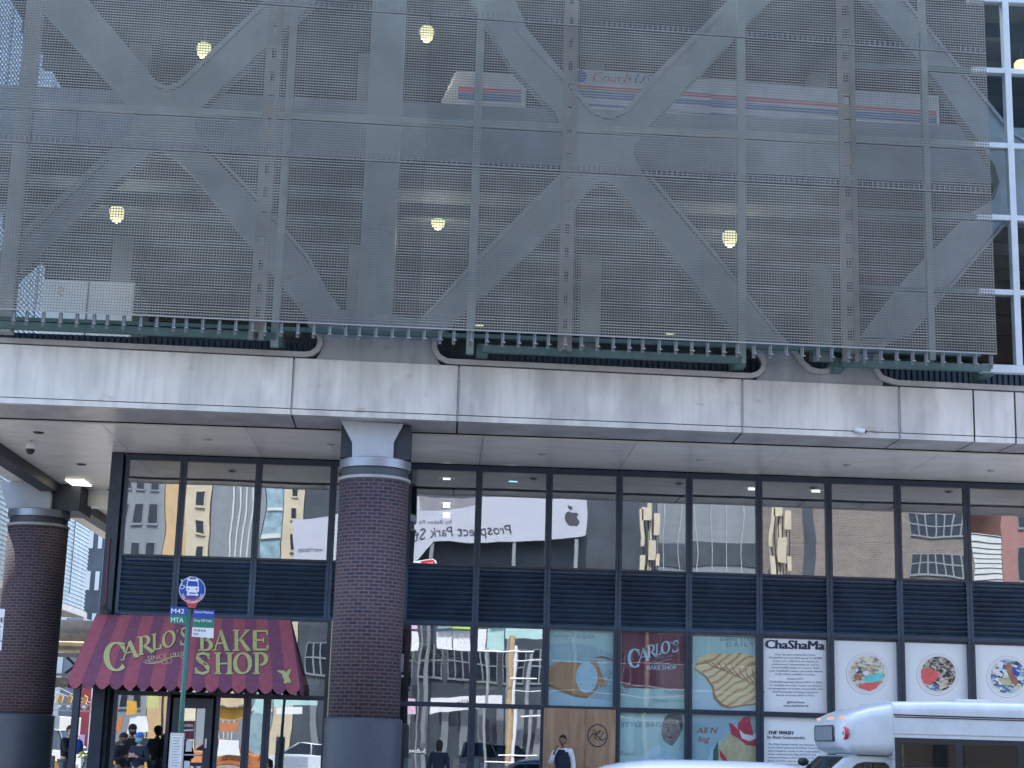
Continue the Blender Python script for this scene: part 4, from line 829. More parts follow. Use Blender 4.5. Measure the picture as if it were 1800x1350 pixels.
# man in a white coat
t = panel('baker_poster', *bay(7, lo), 'mint', 'bakery poster showing a man in a white coat tinted blue by painted reflection on mint green')
fig(t,'coat','pblue',[[(1120,1350),(1128,1330),(1150,1312),(1172,1306),(1190,1308),(1206,1320),(1207,1420),(1105,1420),(1110,1370)]])
fig(t,'printed_head','face',[[(1163,1290),(1164,1272),(1170,1258),(1184,1253),(1197,1258),(1200,1275),(1196,1290),(1189,1302),(1182,1311),(1172,1308),(1166,1300)]], YPp-.008)
fig(t,'printed_hair','ink',[[(1169,1264),(1175,1254),(1188,1252),(1198,1257),(1201,1272),(1198,1286),(1195,1275),(1192,1266),(1180,1262)]], YPp-.010)
fig(t,'printed_features','ink',[[(1168,1273),(1175,1272),(1175,1274),(1168,1275)],[(1181,1273),(1189,1275),(1189,1277),(1181,1275)],[(1172,1294),(1182,1296),(1181,1298),(1172,1296)],[(1175,1278),(1177,1287),(1173,1287)]], YPp-.012)
fig(t,'collar','mint',[[(1160,1310),(1172,1306),(1180,1316),(1190,1308),(1198,1314),(1184,1326),(1170,1322)]], YPp-.012)
mb = MB(); text(mb,'STYLE BAG',1092,1278,9,f0,width=70); text(mb,'Baked',1090,1328,8,f0,width=26,shear=.25); flat(mb,'lettering','inkg',t)
# cake
t = panel('cake_poster', *bay(8, lo), 'mint2', 'bakery poster showing a cream cake with strawberries')
fig(t,'plate','pblue',[[(1240,1350),(1250,1315),(1275,1295),(1300,1290),(1330,1300),(1330,1420),(1240,1420)]])
fig(t,'cake','cream',[[(1258,1350),(1262,1315),(1270,1300),(1290,1285),(1331,1290),(1331,1420),(1258,1420)]], YPp-.008)
fig(t,'strawberries','strawb',[[(1281,1270),(1288,1273),(1297,1283),(1298,1270),(1308,1260),(1318,1258),(1320,1272),(1324,1290),(1331,1302),(1331,1312),(1312,1310),(1298,1298),(1286,1292)],[(1264,1316),(1275,1330),(1283,1345),(1276,1345),(1266,1330)]], YPp-.010)
fig(t,'icing','signw',[[(1299,1282),(1308,1290),(1322,1293),(1331,1286),(1331,1297),(1318,1303),(1304,1298)]], YPp-.012); fig(t,'leaf','poleg',[[(1253,1340),(1254,1318),(1262,1303),(1263,1325),(1262,1350)]], YPp-.012)
mb = MB(); text(mb,'All N',1224,1289,11,f0,width=38,shear=.25,bold=.02); text(mb,'Ing',1227,1304,11,f0,width=21,shear=.25,bold=.02); flat(mb,'lettering','brown',t)
# text posters
t = panel('name_poster', *bay(9, up), 'poster', 'white poster headed ChaShaMa with centred small print')
mb = MB(); [text(mb,'ChaShaMa',1344.6+.75*k,1139.5,16,atY(YPp-.012-.001*k),width=103,ang=1.5) for k in range(4)]; L = ['Over the past twenty-five years,','ChaShaMa has provided space to 30,000','artists and 1,500 free art classes to','underserved communities, as well as','hosted 4,000 public art events. Each','year, ChaShaMa makes real estate valued','at $3 million available to artists.']
W = [72,93,80,82,84,92,71]
for i, (s, w_) in enumerate(zip(L, W)): text(mb, s, 1398, 1152.3+i*5.75, 3.5, f0, width=w_, align='C', ang=.8)
L = ['ReSeen NYC','ChaShaMa launched ReSeen NYC in 2020',"to revitalize the City's vacant storefronts",'by giving them to artists, non-profits, and','small businesses, bringing commerce,','beauty and hope back to NYC.']; W = [28,92,91,94,82,68]
for i, (s, w_) in enumerate(zip(L, W)): text(mb, s, 1398.5, 1194.8+i*5.75, 3.5, f0, width=w_, align='C', ang=.8)
text(mb,'@Chashama',1399,1236,3.8,f0,width=30,align='C',bold=.02); text(mb,'www.chashama.org',1399,1242,3.8,f0,width=44,align='C',bold=.02); flat(mb,'lettering','navy',t)
t = panel('art_text_poster', *bay(9, lo), 'poster', 'white poster headed THE WASH with a block of small print')
mb = MB(); [text(mb,'THE WASH',1350+.5*k,1290.5,6.5,atY(YPp-.012-.001*k),width=44,ang=1,shear=.2) for k in range(3)]; text(mb,'by Basia Goszczynska',1349,1298,5.6,f0,width=66,ang=1,bold=.02)
L = ['The Wash features twelve tiny dioramas with','marine debris gathered off of New York City','and arranged as scenes on the compositions','inside miniature both ship portholes and','washing machines to draw attention to the ocean.','Beach and diver cleanup efforts which','sharing plastic from waters around the','portholes to bring the debris back']
for i, s in enumerate(L): text(mb, s, 1350, 1309.5+i*5.8, 3.6, f0, width=[92,90,92,84,96,78,84,70][i], ang=1)
flat(mb,'lettering','navy',t)
# porthole posters
def porthole(i, cx, cy, nm, lab, fills):
    t = panel('porthole_poster', *bay(i, up), 'poster', lab)
    for r, m_, Y in ((37,'alu',YPp-.004),(36,'poster',YPp-.005),(33.5,'alu',YPp-.007),(33,'signw',YPp-.008),(30.5,fills[0],YPp-.014)):
        fig(t,'ring' if r > 31 else 'printed_debris', m_, [arc(cx+(1-(r-30)/7)*1.5,cy-(1-(r-30)/7)*1.5,r,r,0,360,40)[:-1]], Y)
    for k, (m_, P) in enumerate(fills[1:]): fig(t,'printed_scrap', m_, [P], YPp-.016-.002*k)
    return t
porthole(10,1524,1184,'a','white poster with a porthole picture of netting over a turquoise scrap',['trash3',('skyw',[(1517,1194),(1522,1188),(1540,1184),(1553,1182),(1554,1190),(1546,1197),(1530,1200),(1519,1199)]),('brown',[(1500,1187),(1508,1184),(1514,1188),(1516,1196),(1508,1196),(1502,1194)]),('coral',[(1510,1203),(1525,1200),(1548,1199),(1540,1210),(1528,1215),(1514,1210)]),('signw',[(1518,1180),(1526,1179),(1528,1184),(1522,1188),(1517,1185)]),('trash4',[(1503,1176),(1512,1172),(1516,1182),(1505,1184)])])
porthole(11,1648,1186,'b','white poster with a porthole picture of dark netting over a coral disc',['trash2',('coral',[(1620,1176),(1634,1174),(1646,1180),(1652,1186),(1646,1194),(1638,1202),(1624,1202),(1619,1190)]),('trash4',[(1630,1205),(1644,1203),(1654,1210),(1645,1214),(1634,1210)]),('trash3',[(1655,1190),(1668,1194),(1664,1208),(1652,1212),(1650,1200)])])
porthole(12,1771,1190,'c','white poster with a porthole picture of blue and brown scraps',['trash4',('brown',[(1768,1166),(1776,1164),(1780,1180),(1790,1200),(1786,1208),(1776,1196),(1770,1180)]),('cream',[(1755,1192),(1775,1194),(1778,1205),(1762,1204)]),('signw',[(1746,1172),(1764,1186),(1760,1190),(1745,1180)]),('signw',[(1752,1162),(1764,1164),(1762,1176),(1754,1172)]),('bagb',[(1780,1170),(1790,1182),(1788,1190),(1780,1182)])])
panel('white_poster', *bay(10, lo), 'poster', 'plain white poster behind the shuttle bus cab'); panel('white_poster', *bay(11, lo), 'poster', 'plain white poster behind the shuttle bus windows, left of the last'); panel('white_poster', *bay(12, lo), 'poster', 'plain white poster behind the shuttle bus at the right edge')
panel('white_poster', *bay(13, up), 'poster', 'plain white poster just past the last porthole picture')
# plywood
a, b, _, _ = bay(6, lo); a -= .06; b += .02; t = thing('plywood_board', ((a+b)/2,-.11,.2), 'plywood sheet with black spray scribble covering a shop window', 'board')
m_ = a+(b-a)*.58; MB().box((a,-.10,.2),(m_-.003,-.085,ZR-.01)).build('sheet', 'wood', t); MB().box((m_+.003,-.105,.2),(b,-.09,ZR-.01)).build('sheet', 'wood', t)
fw = atY(-.113); mb = MB()
for q in ribbon2(arc(1050.5,1293,17,19.5,0,360,30), 1.8)+ribbon2([(1037,1298),(1046,1281),(1048,1300),(1042,1292),(1056,1284),(1052,1290),(1046,1290),(1060,1303)],1.8)+ribbon2([(1053,1284),(1062,1287),(1050,1302),(1066,1298)],1.6): mb.poly([fw(*p) for p in q])
flat(mb,'black_scribble','ink',t); mb = MB()
for q in ribbon2([(996,1310),(994,1296),(1003,1292),(1002,1308),(1012,1300),(1009,1312)],1)+ribbon2([(1008,1318),(1030,1312)],1): mb.poly([fw(*p) for p in q])
flat(mb,'brown_scribble','brown',t)
# burgundy sign inside the second shop
t = panel('inner_sign', at(712,1130,1.0).x, at(834,1130,1.0).x, at(720,1183,1.0).z, at(720,1086,1.0).z, 'burg', 'dim burgundy bakery sign hanging inside the shop right of the brick column', 1.0)
mb = MB(); f1 = atY(.98)
for ch,x0,y0,x1,y1,sh in (('C',721,1129,750,1167,0),('A',744,1131,766,1156,5),('R',761,1125,782,1150,5),('L',777,1121,790,1146,4),('O',787,1117,803,1142,4),('S',805,1114,817,1136,3)): glyph(mb,ch,x0,y0,x1,y1,f1,sh)
text(mb,'SINCE 1910',755,1158,7,f1,width=53,ang=-7)
for q in ribbon2([(752,1163),(762,1166),(780,1162),(796,1156),(808,1157)],1.5)+ribbon2([(768,1166),(782,1167),(792,1163)],1.2): mb.poly([f1(*p) for p in q])
flat(mb,'lettering','gold',t)
MB().box((at(704,1210,2).x,2,at(704,1222,2).z),(at(744,1210,2).x,2.05,at(704,1203,2).z)).build
t = thing('menu_board', at(850,1205,2.0), 'dim olive menu board inside the shop', 'board'); p, q_ = at(816,1210,2), at(875,1196,2); MB().box((p.x,2,p.z),(q_.x,2.04,q_.z)).build('panel', 'gold', t); MB().box((p.x-.02,2.041,p.z-.02),(q_.x+.02,2.05,q_.z+.02)).build('rim', 'brown', t)
# ================================================================== BUS STOP SIGN
SY = -9.0; c = at(338,1037,SY)
BS = thing('bus_stop_sign', (c.x-.02, SY, .15), 'green bus stop pole with round blue bus sign and route plates before the bakery awning', 'sign')
px_ = c.x-.03
MB().tube([(px_,SY,.15),(px_,SY,3.78)], .042, 14).build('pole', 'poleg', BS, smooth=True)
disc = MB().tube([(c.x,SY-.055,c.z),(c.x,SY-.035,c.z)], .225, 48).build('disc', 'blue', BS)
fS = atY(SY-.062); fS2 = atY(SY-.066); fS3 = atY(SY-.070)
mb = MB(); rim = ribbon2(arc(338,1037,22.6,22.6,0,360,48), 1.2)
for q in rim: mb.poly([fS(*p) for p in q])
flat(mb,'disc_rim','pblue',disc)
mb = MB(); mb.poly([at(x,y,SY-.058) for x, y in arc(338,1037,24,24,12,168,24)+[(318,1046),(330,1052),(346,1052),(358,1046)]]); mb.poly([at(x,y,SY-.058) for x, y in ((326,1056),(349,1057),(343,1069),(331,1068))]); flat(mb,'red_band','red',BS)
mb = MB(); mb.poly([at(x,y,SY-.0585) for x, y in arc(338,1034,20.5,19,0,360,40)[:-1]]); flat(mb,'blue_field','blue',BS)
mb = MB()   # NO STANDING round the band
s = 'NO STANDING'
for i, ch in enumerate(s):
    if ch == ' ': continue
    a = 157-134*i/(len(s)-1); x, y = 338+20.2*cos(rad(a)), 1038+21.2*sin(rad(a)); text(mb, ch, x, y+1.5*sin(rad(a)), 4.6, fS, ang=a-90, align='C', bold=.03)
flat(mb,'band_lettering','signw',BS)
mb = MB()   # bus pictogram, wheelchair, arrow
mb.poly([fS(x,y) for x, y in ((330,1015),(334,1013),(344,1014),(348,1017),(350,1038),(347,1042),(330,1041),(327,1037))])
for x in (330.5, 345): mb.poly([fS(x+a,y) for a, y in ((-1.5,1041),(2,1041),(2,1044.5),(-1.5,1044.5))])
mb.poly([fS(x,y) for x, y in ((327,1044.5),(331,1041.8),(331,1043.6),(345,1044),(345,1042.3),(350,1045.6),(345,1048.6),(345,1046.8),(331,1046.2),(331,1048))])
for q in ribbon2([(319.5,1022),(319.8,1029),(324,1029.3),(326,1033.5)],1.3)+ribbon2(arc(320,1031.5,3.6,3.6,-10,260,12),1.0): mb.poly([fS(*p) for p in q])
mb.poly([fS(*p) for p in arc(319.3,1020,1.3,1.3,0,360,8)[:-1]]); flat(mb,'bus_pictogram','signw',BS)
mb = MB(); mb.poly([fS2(x,y) for x, y in ((330.5,1021),(347,1021.8),(348,1031),(329.5,1030.3))]); mb.poly([fS2(x,y) for x, y in ((333,1015.5),(345,1016),(345.3,1018.4),(332.8,1018))])
for x in (331, 345.6): mb.poly([fS2(*p) for p in arc(x,1035.6,1.6,1.6,0,360,8)[:-1]])
flat(mb,'pictogram_windows','blue',BS)
def plate(pts, m, nm, Y=SY-.05): return MB().prism([at(x,y,Y) for x, y in pts], (0,.006,0)).build(nm, m, BS)
pl = plate([(299,1066),(328.5,1067),(328,1081.5),(298.6,1080.5)],'blue','route_plate'); plate([(298.6,1080.7),(328,1081.7),(327.5,1098),(298,1095.6)],'green','route_plate')
plate([(339.5,1071),(377.5,1072.8),(377,1088),(339,1086)],'blue','route_plate'); plate([(339,1086.2),(377,1088.2),(375.8,1103),(338.4,1101.5)],'green','route_plate'); plate([(338,1102.5),(375.8,1104),(375,1121.8),(337,1119)],'signw','route_plate')
fP = atY(SY-.056); mb = MB()
text(mb,'M42',301,1078,8.8,fP,width=23,ang=1.5,bold=.03); text(mb,'MTA',300.5,1093.5,8.6,fP,width=22,ang=1.5,bold=.02); text(mb,'United Nations',341.5,1077.5,4.2,fP,width=33,ang=2,bold=.03); text(mb,'Drop Off Only',341,1092.6,4.6,fP,width=31,ang=2,bold=.03); flat(mb,'plate_lettering','signw',BS)
mb = MB(); text(mb,'W 42 St &',340.5,1109.5,4,fP,width=21,ang=2,bold=.02); text(mb,'8 Av',340,1115.8,4,fP,width=9,ang=2,bold=.02); flat(mb,'address_lettering','ink',BS)
# timetable case on the pole
a, b = at(300,1288,SY-.10), at(325,1290,SY-.10)
cs = MB().box((a.x,SY-.13,.75),(b.x,SY-.05,a.z)).build('timetable_case', 'alu', BS, bevel=.01)
MB().box((a.x+.03,SY-.137,.80),(b.x-.03,SY-.131,a.z-.05)).build('timetable_sheet', 'signw', cs)
mb = MB()
for k in range(14): z = a.z-.09-.045*k; mb.box((a.x+.05,SY-.141,z),(b.x-.05-.02*(k%3),SY-.138,z+.012))
mb.build('timetable_print', 'inkg', cs)
# sign cut by the left edge
p0, p1 = at(-42,1064,SY), at(9.5,1144,SY); q0 = at(10,1071,SY)
t = thing('parking_sign', ((p0.x+p1.x)/2,SY,.15), 'white kerbside sign cut by the left edge of the photo', 'sign')
MB().box((p0.x,SY-.05,p1.z),(q0.x,SY-.04,q0.z)).build('plate', 'signw', t); MB().box((p0.x+.3,SY-.03,.15),(p0.x+.36,SY+.03,q0.z)).build('post', 'alu', t)
fn = atY(SY-.055); mb = MB(); text(mb,'LANE',7.5,1094,9,fn,width=34,align='R',bold=.03); text(mb,'BUS',7,1107,9,fn,width=26,align='R') if 0 else None
mb.poly([fn(*p) for p in [(-38,1101),(2,1101),(2,1103),(-38,1103)]]); mb.poly([fn(*p) for p in [(-38,1126),(4,1126),(4,1127.5),(-38,1127.5)]]); mb.poly([fn(*p) for p in [(-30,1106),(0,1106),(0,1124),(-30,1124)]]); flat(mb,'lettering','ink',t)
# notices on the bakery door
def notice(pts, m, Y, lab, nm='door_notice'):
    return tag(MB().prism([at(x,y,Y) for x, y in pts], (0,.004,0)).build(nm, m), lab, 'notice', 'paper notices on the bakery door')
nt_ = notice([(322,1267),(343,1267),(341.5,1300),(320.5,1299)],'burg',-.06,'burgundy open notice with white rim on the bakery door')
mb = MB(); text(mb,'OPEN',323.5,1277.5,4.6,atY(-.066),width=15,bold=.04)
for q in ribbon2([(322,1267),(343,1267),(341.5,1300),(320.5,1299),(322,1267)],.9)+ribbon2([(323,1284),(340,1283)],2.5): mb.poly([atY(-.0655)(*p) for p in q])
flat(mb,'lettering','signw',nt_)
notice([(328,1301),(337.5,1301),(337,1321),(326,1321)],'signw',-.06,'narrow white paper below the burgundy notice on the bakery door'); notice([(324,1337),(334,1338),(333,1352),(323,1352)],'signw',-.06,'lowest white paper on the bakery door')

# ================================================================== PEOPLE
def skin(name, V, E, Rr, m, parent, sub=2):
    me = bpy.data.meshes.new(name); me.from_pydata([tuple(v) for v in V], E, []); ob = bpy.data.objects.new(name, me); COL.objects.link(ob)
    mo = ob.modifiers.new('s', 'SKIN'); 
    for i, r in enumerate(Rr):
        sv = me.skin_vertices[0].data[i]; sv.radius = r if isinstance(r, tuple) else (r, r); sv.use_root = (i == 0)
    mo.use_smooth_shade = True; ss = ob.modifiers.new('u', 'SUBSURF'); ss.levels = sub; ss.render_levels = sub
    dg = bpy.context.evaluated_depsgraph_get(); dg.update(); m2 = bpy.data.meshes.new_from_object(ob.evaluated_get(dg)); bpy.data.objects.remove(ob)
    for p in m2.polygons: p.use_smooth = True
    return link(name, m2, m, parent)
def person(loc, rz, label, top='clothk', legs='jeans', sk='skin', larm='down', rarm='down', H=1.72, cap=None, hair='hair', mask=None, sleeve=None, longhair=False, vest=None, lean=0):
    global LOCAL; LOCAL = True
    t = thing('person', loc, label, 'person'); t.rotation_euler = (0,0,rz); s = H/1.72
    J = {'pel':(0,0,.95),'wst':(0,0,1.10),'chs':(0,lean*.5,1.30),'nk0':(0,lean,1.44),'nk1':(0,lean-.01,1.52),'hd':(0,lean-.025,1.60)}
    V = []; E_ = []; Rr = []; ix = {}
    def add(k, p, r, par=None): ix[k] = len(V); V.append(Vector(p)*s); Rr.append(tuple(q*s for q in r) if isinstance(r, tuple) else r*s); E_.append((ix[par], ix[k])) if par else None
    add('pel',J['pel'],(.13,.10)); add('wst',J['wst'],(.12,.09),'pel'); add('chs',J['chs'],(.15,.105),'wst'); add('nk0',J['nk0'],(.075,.07),'chs'); add('nk1',J['nk1'],.052,'nk0')
    arms = {}
    for sd, mode in ((-1, rarm), (1, larm)):
        sh = (sd*.175,lean,1.40)
        el, wr, hn = {'down':((sd*.235,lean+.02,1.12),(sd*.25,lean-.05,.88),(sd*.25,lean-.07,.80)),
                      'phone':((sd*.25,lean-.10,1.13),(sd*.13,lean-.22,1.36),(sd*.09,lean-.20,1.45)),
                      'chest':((sd*.25,lean-.03,1.13),(sd*.08,lean-.24,1.22),(sd*.0,lean-.27,1.25)),
                      'fwd':((sd*.22,lean-.12,1.16),(sd*.14,lean-.34,1.18),(sd*.12,lean-.42,1.20))}[mode]
        k = 'L' if sd > 0 else 'R'
        add('sh'+k,sh,.062,'chs'); add('el'+k,el,.042,'sh'+k); add('wr'+k,wr,.028,'el'+k); add('hn'+k,hn,(.038,.022),'wr'+k)
        d = (Vector(hn)-Vector(wr)).normalized(); sdv = d.cross(Vector((0,1,0.2))).normalized()
        for q, (o, l) in enumerate(((-.028,.060),(-.010,.072),(.010,.068),(.027,.055))):
            b0 = Vector(hn)+sdv*o+d*.02; f1 = b0+d*l*.55; f2 = f1+d*l*.4+Vector((0,-.012,0))
            add('f%s%d'%(k,q),f1,.009,'hn'+k); add('g%s%d'%(k,q),f2,.008,'f%s%d'%(k,q))
        th = Vector(wr).lerp(Vector(hn),.5)+sdv*.045+Vector((0,-.02,0)); add('t'+k,th,.010,'hn'+k); add('u'+k,th+d*.035,.009,'t'+k)
        arms[k] = (sh, el, wr)
    lg = {}
    for sd, k in ((-1,'R'),(1,'L')):
        hp, kn, an = (sd*.09,0,.88), (sd*.10,-.02,.48), (sd*.10,.02,.09); add('hp'+k,hp,.085,'pel'); add('kn'+k,kn,.058,'hp'+k); add('an'+k,an,.040,'kn'+k); add('ft'+k,(sd*.11,-.14,.035),(.04,.03),'an'+k); lg[k] = (hp,kn,an)
    body = skin('body', V, E_, Rr, sk, t, 2)
    # head with face, continuous egg
    hc = Vector((0,lean-.03,1.62))*s; hd = MB().ball(hc, Vector((.076,.094,.118))*s, 20, 14)
    for v in hd.v:
        q = v-hc
        if q.z < -.02: v.x = hc.x+q.x*(1+q.z*2.2); 
        if q.y < -.05 and abs(q.x) < .02: v.y -= .012*math.exp(-((q.z+.02)/.03)**2)
    h = hd.build('head', sk, t, smooth=True)
    for sx in (-1,1): MB().ball(hc+Vector((sx*.029,-.086,.015))*s, Vector((.013,.008,.008))*s, 8, 6).build('eye', 'ink', h); MB().ball(hc+Vector((sx*.078,.005,-.005))*s, Vector((.010,.020,.030))*s, 8, 6).build('ear', sk, h, smooth=True)
    MB().ball(hc+Vector((0,-.101,-.022))*s, Vector((.012,.016,.022))*s, 8, 6).build('nose', sk, h, smooth=True); MB().ball(hc+Vector((0,-.083,-.062))*s, Vector((.026,.008,.007))*s, 8, 6).build('mouth', 'burg', h)
    hm = MB().ball(hc+Vector((0,.014,.022))*s, Vector((.085,.100,.110))*s, 20, 12)
    for v in hm.v:
        q = v-hc
        if q.z < .03 and q.y < -.0: v.y = hc.y+.01; v.z = max(v.z, hc.z-.02)
        if q.z < -.03 and not longhair: v.z = hc.z-.03+(q.z+.03)*.4
        if longhair and q.z < -.02: v.z = hc.z+q.z*2.6; v.y = max(v.y, hc.y+.015)
    hm.build('hair', hair, t, smooth=True)
    if cap:
        cm = MB().ball(hc+Vector((0,.006,.045))*s, Vector((.094,.108,.098))*s, 20, 12)
        for v in cm.v:
            if v.z < hc.z+.02: v.z = hc.z+.02
        cm.build('cap', cap, t, smooth=True)
    if mask:
        mk = MB().ball(hc+Vector((0,-.012,-.048))*s, Vector((.077,.098,.056))*s, 16, 10)
        for v in mk.v:
            if v.y > hc.y: v.y = hc.y
        mk.build('face_mask', mask, t, smooth=True)
    # clothes
    def cl(nm, keys, ex, m):
        vs = [p for _, p, _, _ in keys]; 
        id_ = {k: i for i, (k, _, _, _) in enumerate(keys)}
        return skin(nm, [Vector(p)*s for p in vs], [(id_[pr], id_[k]) for k, _, _, pr in keys if pr], [tuple(q*s for q in r) if isinstance(r, tuple) else r*s for _, _, r, _ in keys], m, t, 2)
    tor = [('c',J['chs'],(.175,.125),None),('w',J['wst'],(.145,.11),'c'),('p',(0,0,.90),(.155,.12),'w'),('n',(0,lean,1.43),(.10,.085),'c')]
    slv = []
    for k in ('R','L'):
        sh, el, wr = arms[k]; w2 = tuple(Vector(el).lerp(Vector(wr), .92)); slv += [('s'+k,sh,.078,'c'),('e'+k,el,.056,'s'+k),('x'+k,w2,.042,'e'+k)]
    cl('jacket' if not vest else 'shirt', tor+slv, 0, top)
    if vest: cl('vest', [('c',J['chs'],(.205,.16),None),('w',J['wst'],(.175,.14),'c'),('p',(0,0,.93),(.175,.14),'w'),('n',(0,lean,1.41),(.14,.115),'c'),('a',(-.13,lean,1.39),.088,'c'),('b',(.13,lean,1.39),.088,'c')], 0, vest)
    lk = [('p',(0,0,.93),(.135,.105),None)]
    for k in ('R','L'): hp, kn, an = lg[k]; lk += [('h'+k,hp,.098,'p'),('k'+k,kn,.072,'h'+k),('a'+k,an,.058,'k'+k)]
    cl('trousers', lk, 0, legs)
    for sx in (-1,1): MB().ball((sx*.105*s,-.06*s,.045), Vector((.048,.135,.045))*s, 12, 8).build('shoe', 'black', t, smooth=True)
    LOCAL = False; return t

W_ = .15
def px(x, y, Y): return at(x, y, Y).x
person((px(118,1300,1.2),1.2,W_), rad(62), 'man in black jacket holding a blue bag left of the awning post', top='clothk', larm='fwd', rarm='fwd', H=1.66, sk='skin2', mask='mint2', lean=-.05)
bp2 = at(138,1312,.85); t = thing('blue_bag', bp2, 'blue cloth bag held up by the man left of the awning post', 'bag'); MB().lathe((bp2.x,.75,bp2.z), [(.05,-.17),(.12,-.12),(.13,.02),(.10,.12),(.04,.16)], 14).build('cloth', 'bagb', t, smooth=True); MB().tube([(bp2.x-.05,.75,bp2.z+.14),(bp2.x,.75,bp2.z+.24),(bp2.x+.05,.75,bp2.z+.14)], .012, 6).build('handle', 'bagb', t)
f2 = at(147,1328,.7); t = thing('flower_bunch', f2, 'bunch of yellow flowers below the blue bag', 'flowers'); mb = MB()
for i in range(26): mb.ball((f2.x+random.uniform(-.11,.11),.7+random.uniform(-.08,.08),f2.z+random.uniform(-.06,.08)), random.uniform(.018,.034), 7, 5)
mb.build('blooms', 'flower', t); mb = MB()
for i in range(9): mb.tube([(f2.x+random.uniform(-.02,.02),.7,f2.z-.28),(f2.x+random.uniform(-.09,.09),.7+random.uniform(-.05,.05),f2.z-.03)], .005, 5)
mb.build('stems', 'poleg', t)
person((px(231,1300,-1.6),-1.6,W_), rad(30), 'tall figure in a black hooded coat standing behind two masked people at the bakery', top='clothk', cap='clothk', H=1.70, mask='clothk')
person((px(214,1320,-2.6),-2.6,W_), rad(55), 'short person in a black coat with dark face mask at the bakery window', top='clothk', H=1.52, cap='hair', mask='ink', rarm='chest', sk='skin')
hb = at(222,1321,-2.72); 
person((px(246,1300,-3.0),-3.0,W_), rad(-22), 'person in navy coat with blue knitted cap and teal face mask by the bakery door', top='clothn', cap='clothb', mask='teal2', H=1.50+.03, larm='chest', rarm='chest', sk='skin2')
person((px(990,1300,-.9),-.9,W_), rad(-20), 'man in dark vest and white shirt on the phone by the plywood board', top='clothw', vest='clothn', H=1.74, rarm='phone', larm='down', legs='clothn')
person((px(772,1320,-1.0),-1.0,W_), rad(170), 'long haired person in navy coat in front of the second shop window', top='clothn', longhair=True, H=1.56)
person((px(484,1300,1.3),1.3,W_+.02), rad(160), 'blonde person in a dark coat inside the bakery right of the door', top='clothn', longhair=True, hair='hair2', H=1.72)
p = at(1036,1345,-.7); t = thing('backpack', (p.x,-.7,.9), 'dark backpack top showing at the foot of the plywood board', 'bag'); MB().lathe((p.x,-.7,.15), [(.17,0),(.2,.3),(.2,.8),(.15,1.0),(.06,1.08)], 14).build('sack', 'clothk', t, smooth=True); MB().box((p.x-.1,-.92,.8),(p.x-.02,-.86,1.15)).build('label_patch', 'signw', t)

# ================================================================== VEHICLES
def wheelset(t, xs, yn, yf, r, m='alu'):
    for x in xs:
        for y, sg in ((yn,-1),(yf,1)):
            w_ = MB().tube([(x,y,r),(x,y-sg*.22,r)], r, 24).build('wheel', 'rubber', t, bevel=.02); MB().tube([(x,y+sg*.012,r),(x,y-sg*.02,r)], r*.62, 16).build('rim', m, w_)
def car(loc, rz, label, cat, paint, L=4.6, Wd=1.8, H=1.48, suv=False, group=None, name='car', roofsign=False, crown=.06, r1f=.10, g1f=.42):
    """x forward; built at the origin"""
    global LOCAL; LOCAL = True
    t = thing(name, loc, label, cat, group); t.rotation_euler = (0,0,rz); h = H; b = .62*H if not suv else .60*H; w2 = Wd/2; l = L/2
    prof = [(-l,.30),(-l+.02,b*.86),(-l+.25,b),(l*.42,b),(l-.35,b*.86),(l-.03,b*.66),(l,.32),(l-.1,.22),(-l+.1,.22)]
    MB().prism([(x,-w2,z) for x, z in prof], (0,Wd,0)).build('body', paint, t, bevel=.06, smooth=False)
    r0, r1 = (-l+.25, l*r1f) if suv else (-l*.42, l*.06); gb0, gb1 = (-l+.10, l*g1f) if suv else (-l*.80, l*.42)
    k = .80
    g = MB().hexa([(gb0,-w2*.95,b-.02),(gb1,-w2*.95,b-.02),(gb1,w2*.95,b-.02),(gb0,w2*.95,b-.02),(r0,-w2*k,h-crown),(r1,-w2*k,h-crown),(r1,w2*k,h-crown),(r0,w2*k,h-crown)])
    g.build('greenhouse', 'carglass', t)
    for sy in (-1,1):
        for (xa, xb) in ((gb0,r0),(gb1,r1),((gb0+gb1)/2,(r0+r1)/2)): MB().bar((xa,sy*w2*.955,b-.02),(xb,sy*w2*(k+.005),h-crown+.01), .07,.05).build('pillar', paint, t)
    rf = MB(); nx, ny = 12, 8
    for i in range(nx+1):
        for j in range(ny+1):
            u, v = i/nx, j/ny; x = r0-.03+(r1-r0+.06)*u; y = (v*2-1)*w2*(k+.02); zz = h-crown+crown*(1-(2*u-1)**4)*(1-(2*v-1)**4*.9); rf.v.append(Vector((x,y,zz)))
    for i in range(nx):
        for j in range(ny): q = i*(ny+1)+j; rf.f.append((q,q+1,q+ny+2,q+ny+1))
    rf.f.append(tuple([i*(ny+1) for i in range(nx+1)]+[nx*(ny+1)+j for j in range(1,ny+1)]+[i*(ny+1)+ny for i in range(nx-1,-1,-1)]+[j for j in range(ny-1,0,-1)]))
    rf.build('roof', paint, t, smooth=True)
    wheelset(t, (-l*.62, l*.64), -w2+.02, w2-.02, .33)
    for sy in (-1,1):
        MB().box((l-.10,sy*w2*.72-.17,.60),(l-.005,sy*w2*.72+.17,.74)).build('headlight', 'signw', t, bevel=.02); MB().box((-l-.01,sy*w2*.75-.15,.62),(-l+.07,sy*w2*.75+.15,.80)).build('tail_light', 'red', t, bevel=.02)
        MB().ball((l*.36,sy*(w2+.07),b+.04), (.06,.10,.08), 10, 8).build('mirror', paint, t, smooth=True)
    if roofsign: MB().prism([(-.35,-.12,h),(.35,-.12,h),(.22,-.12,h+.2),(-.22,-.12,h+.2)], (0,.24,0)).build('roof_sign', 'signw', t)
    LOCAL = False; return t
sx0, sx1 = px(1062,1350,-11.3), px(1425,1343,-11.3)
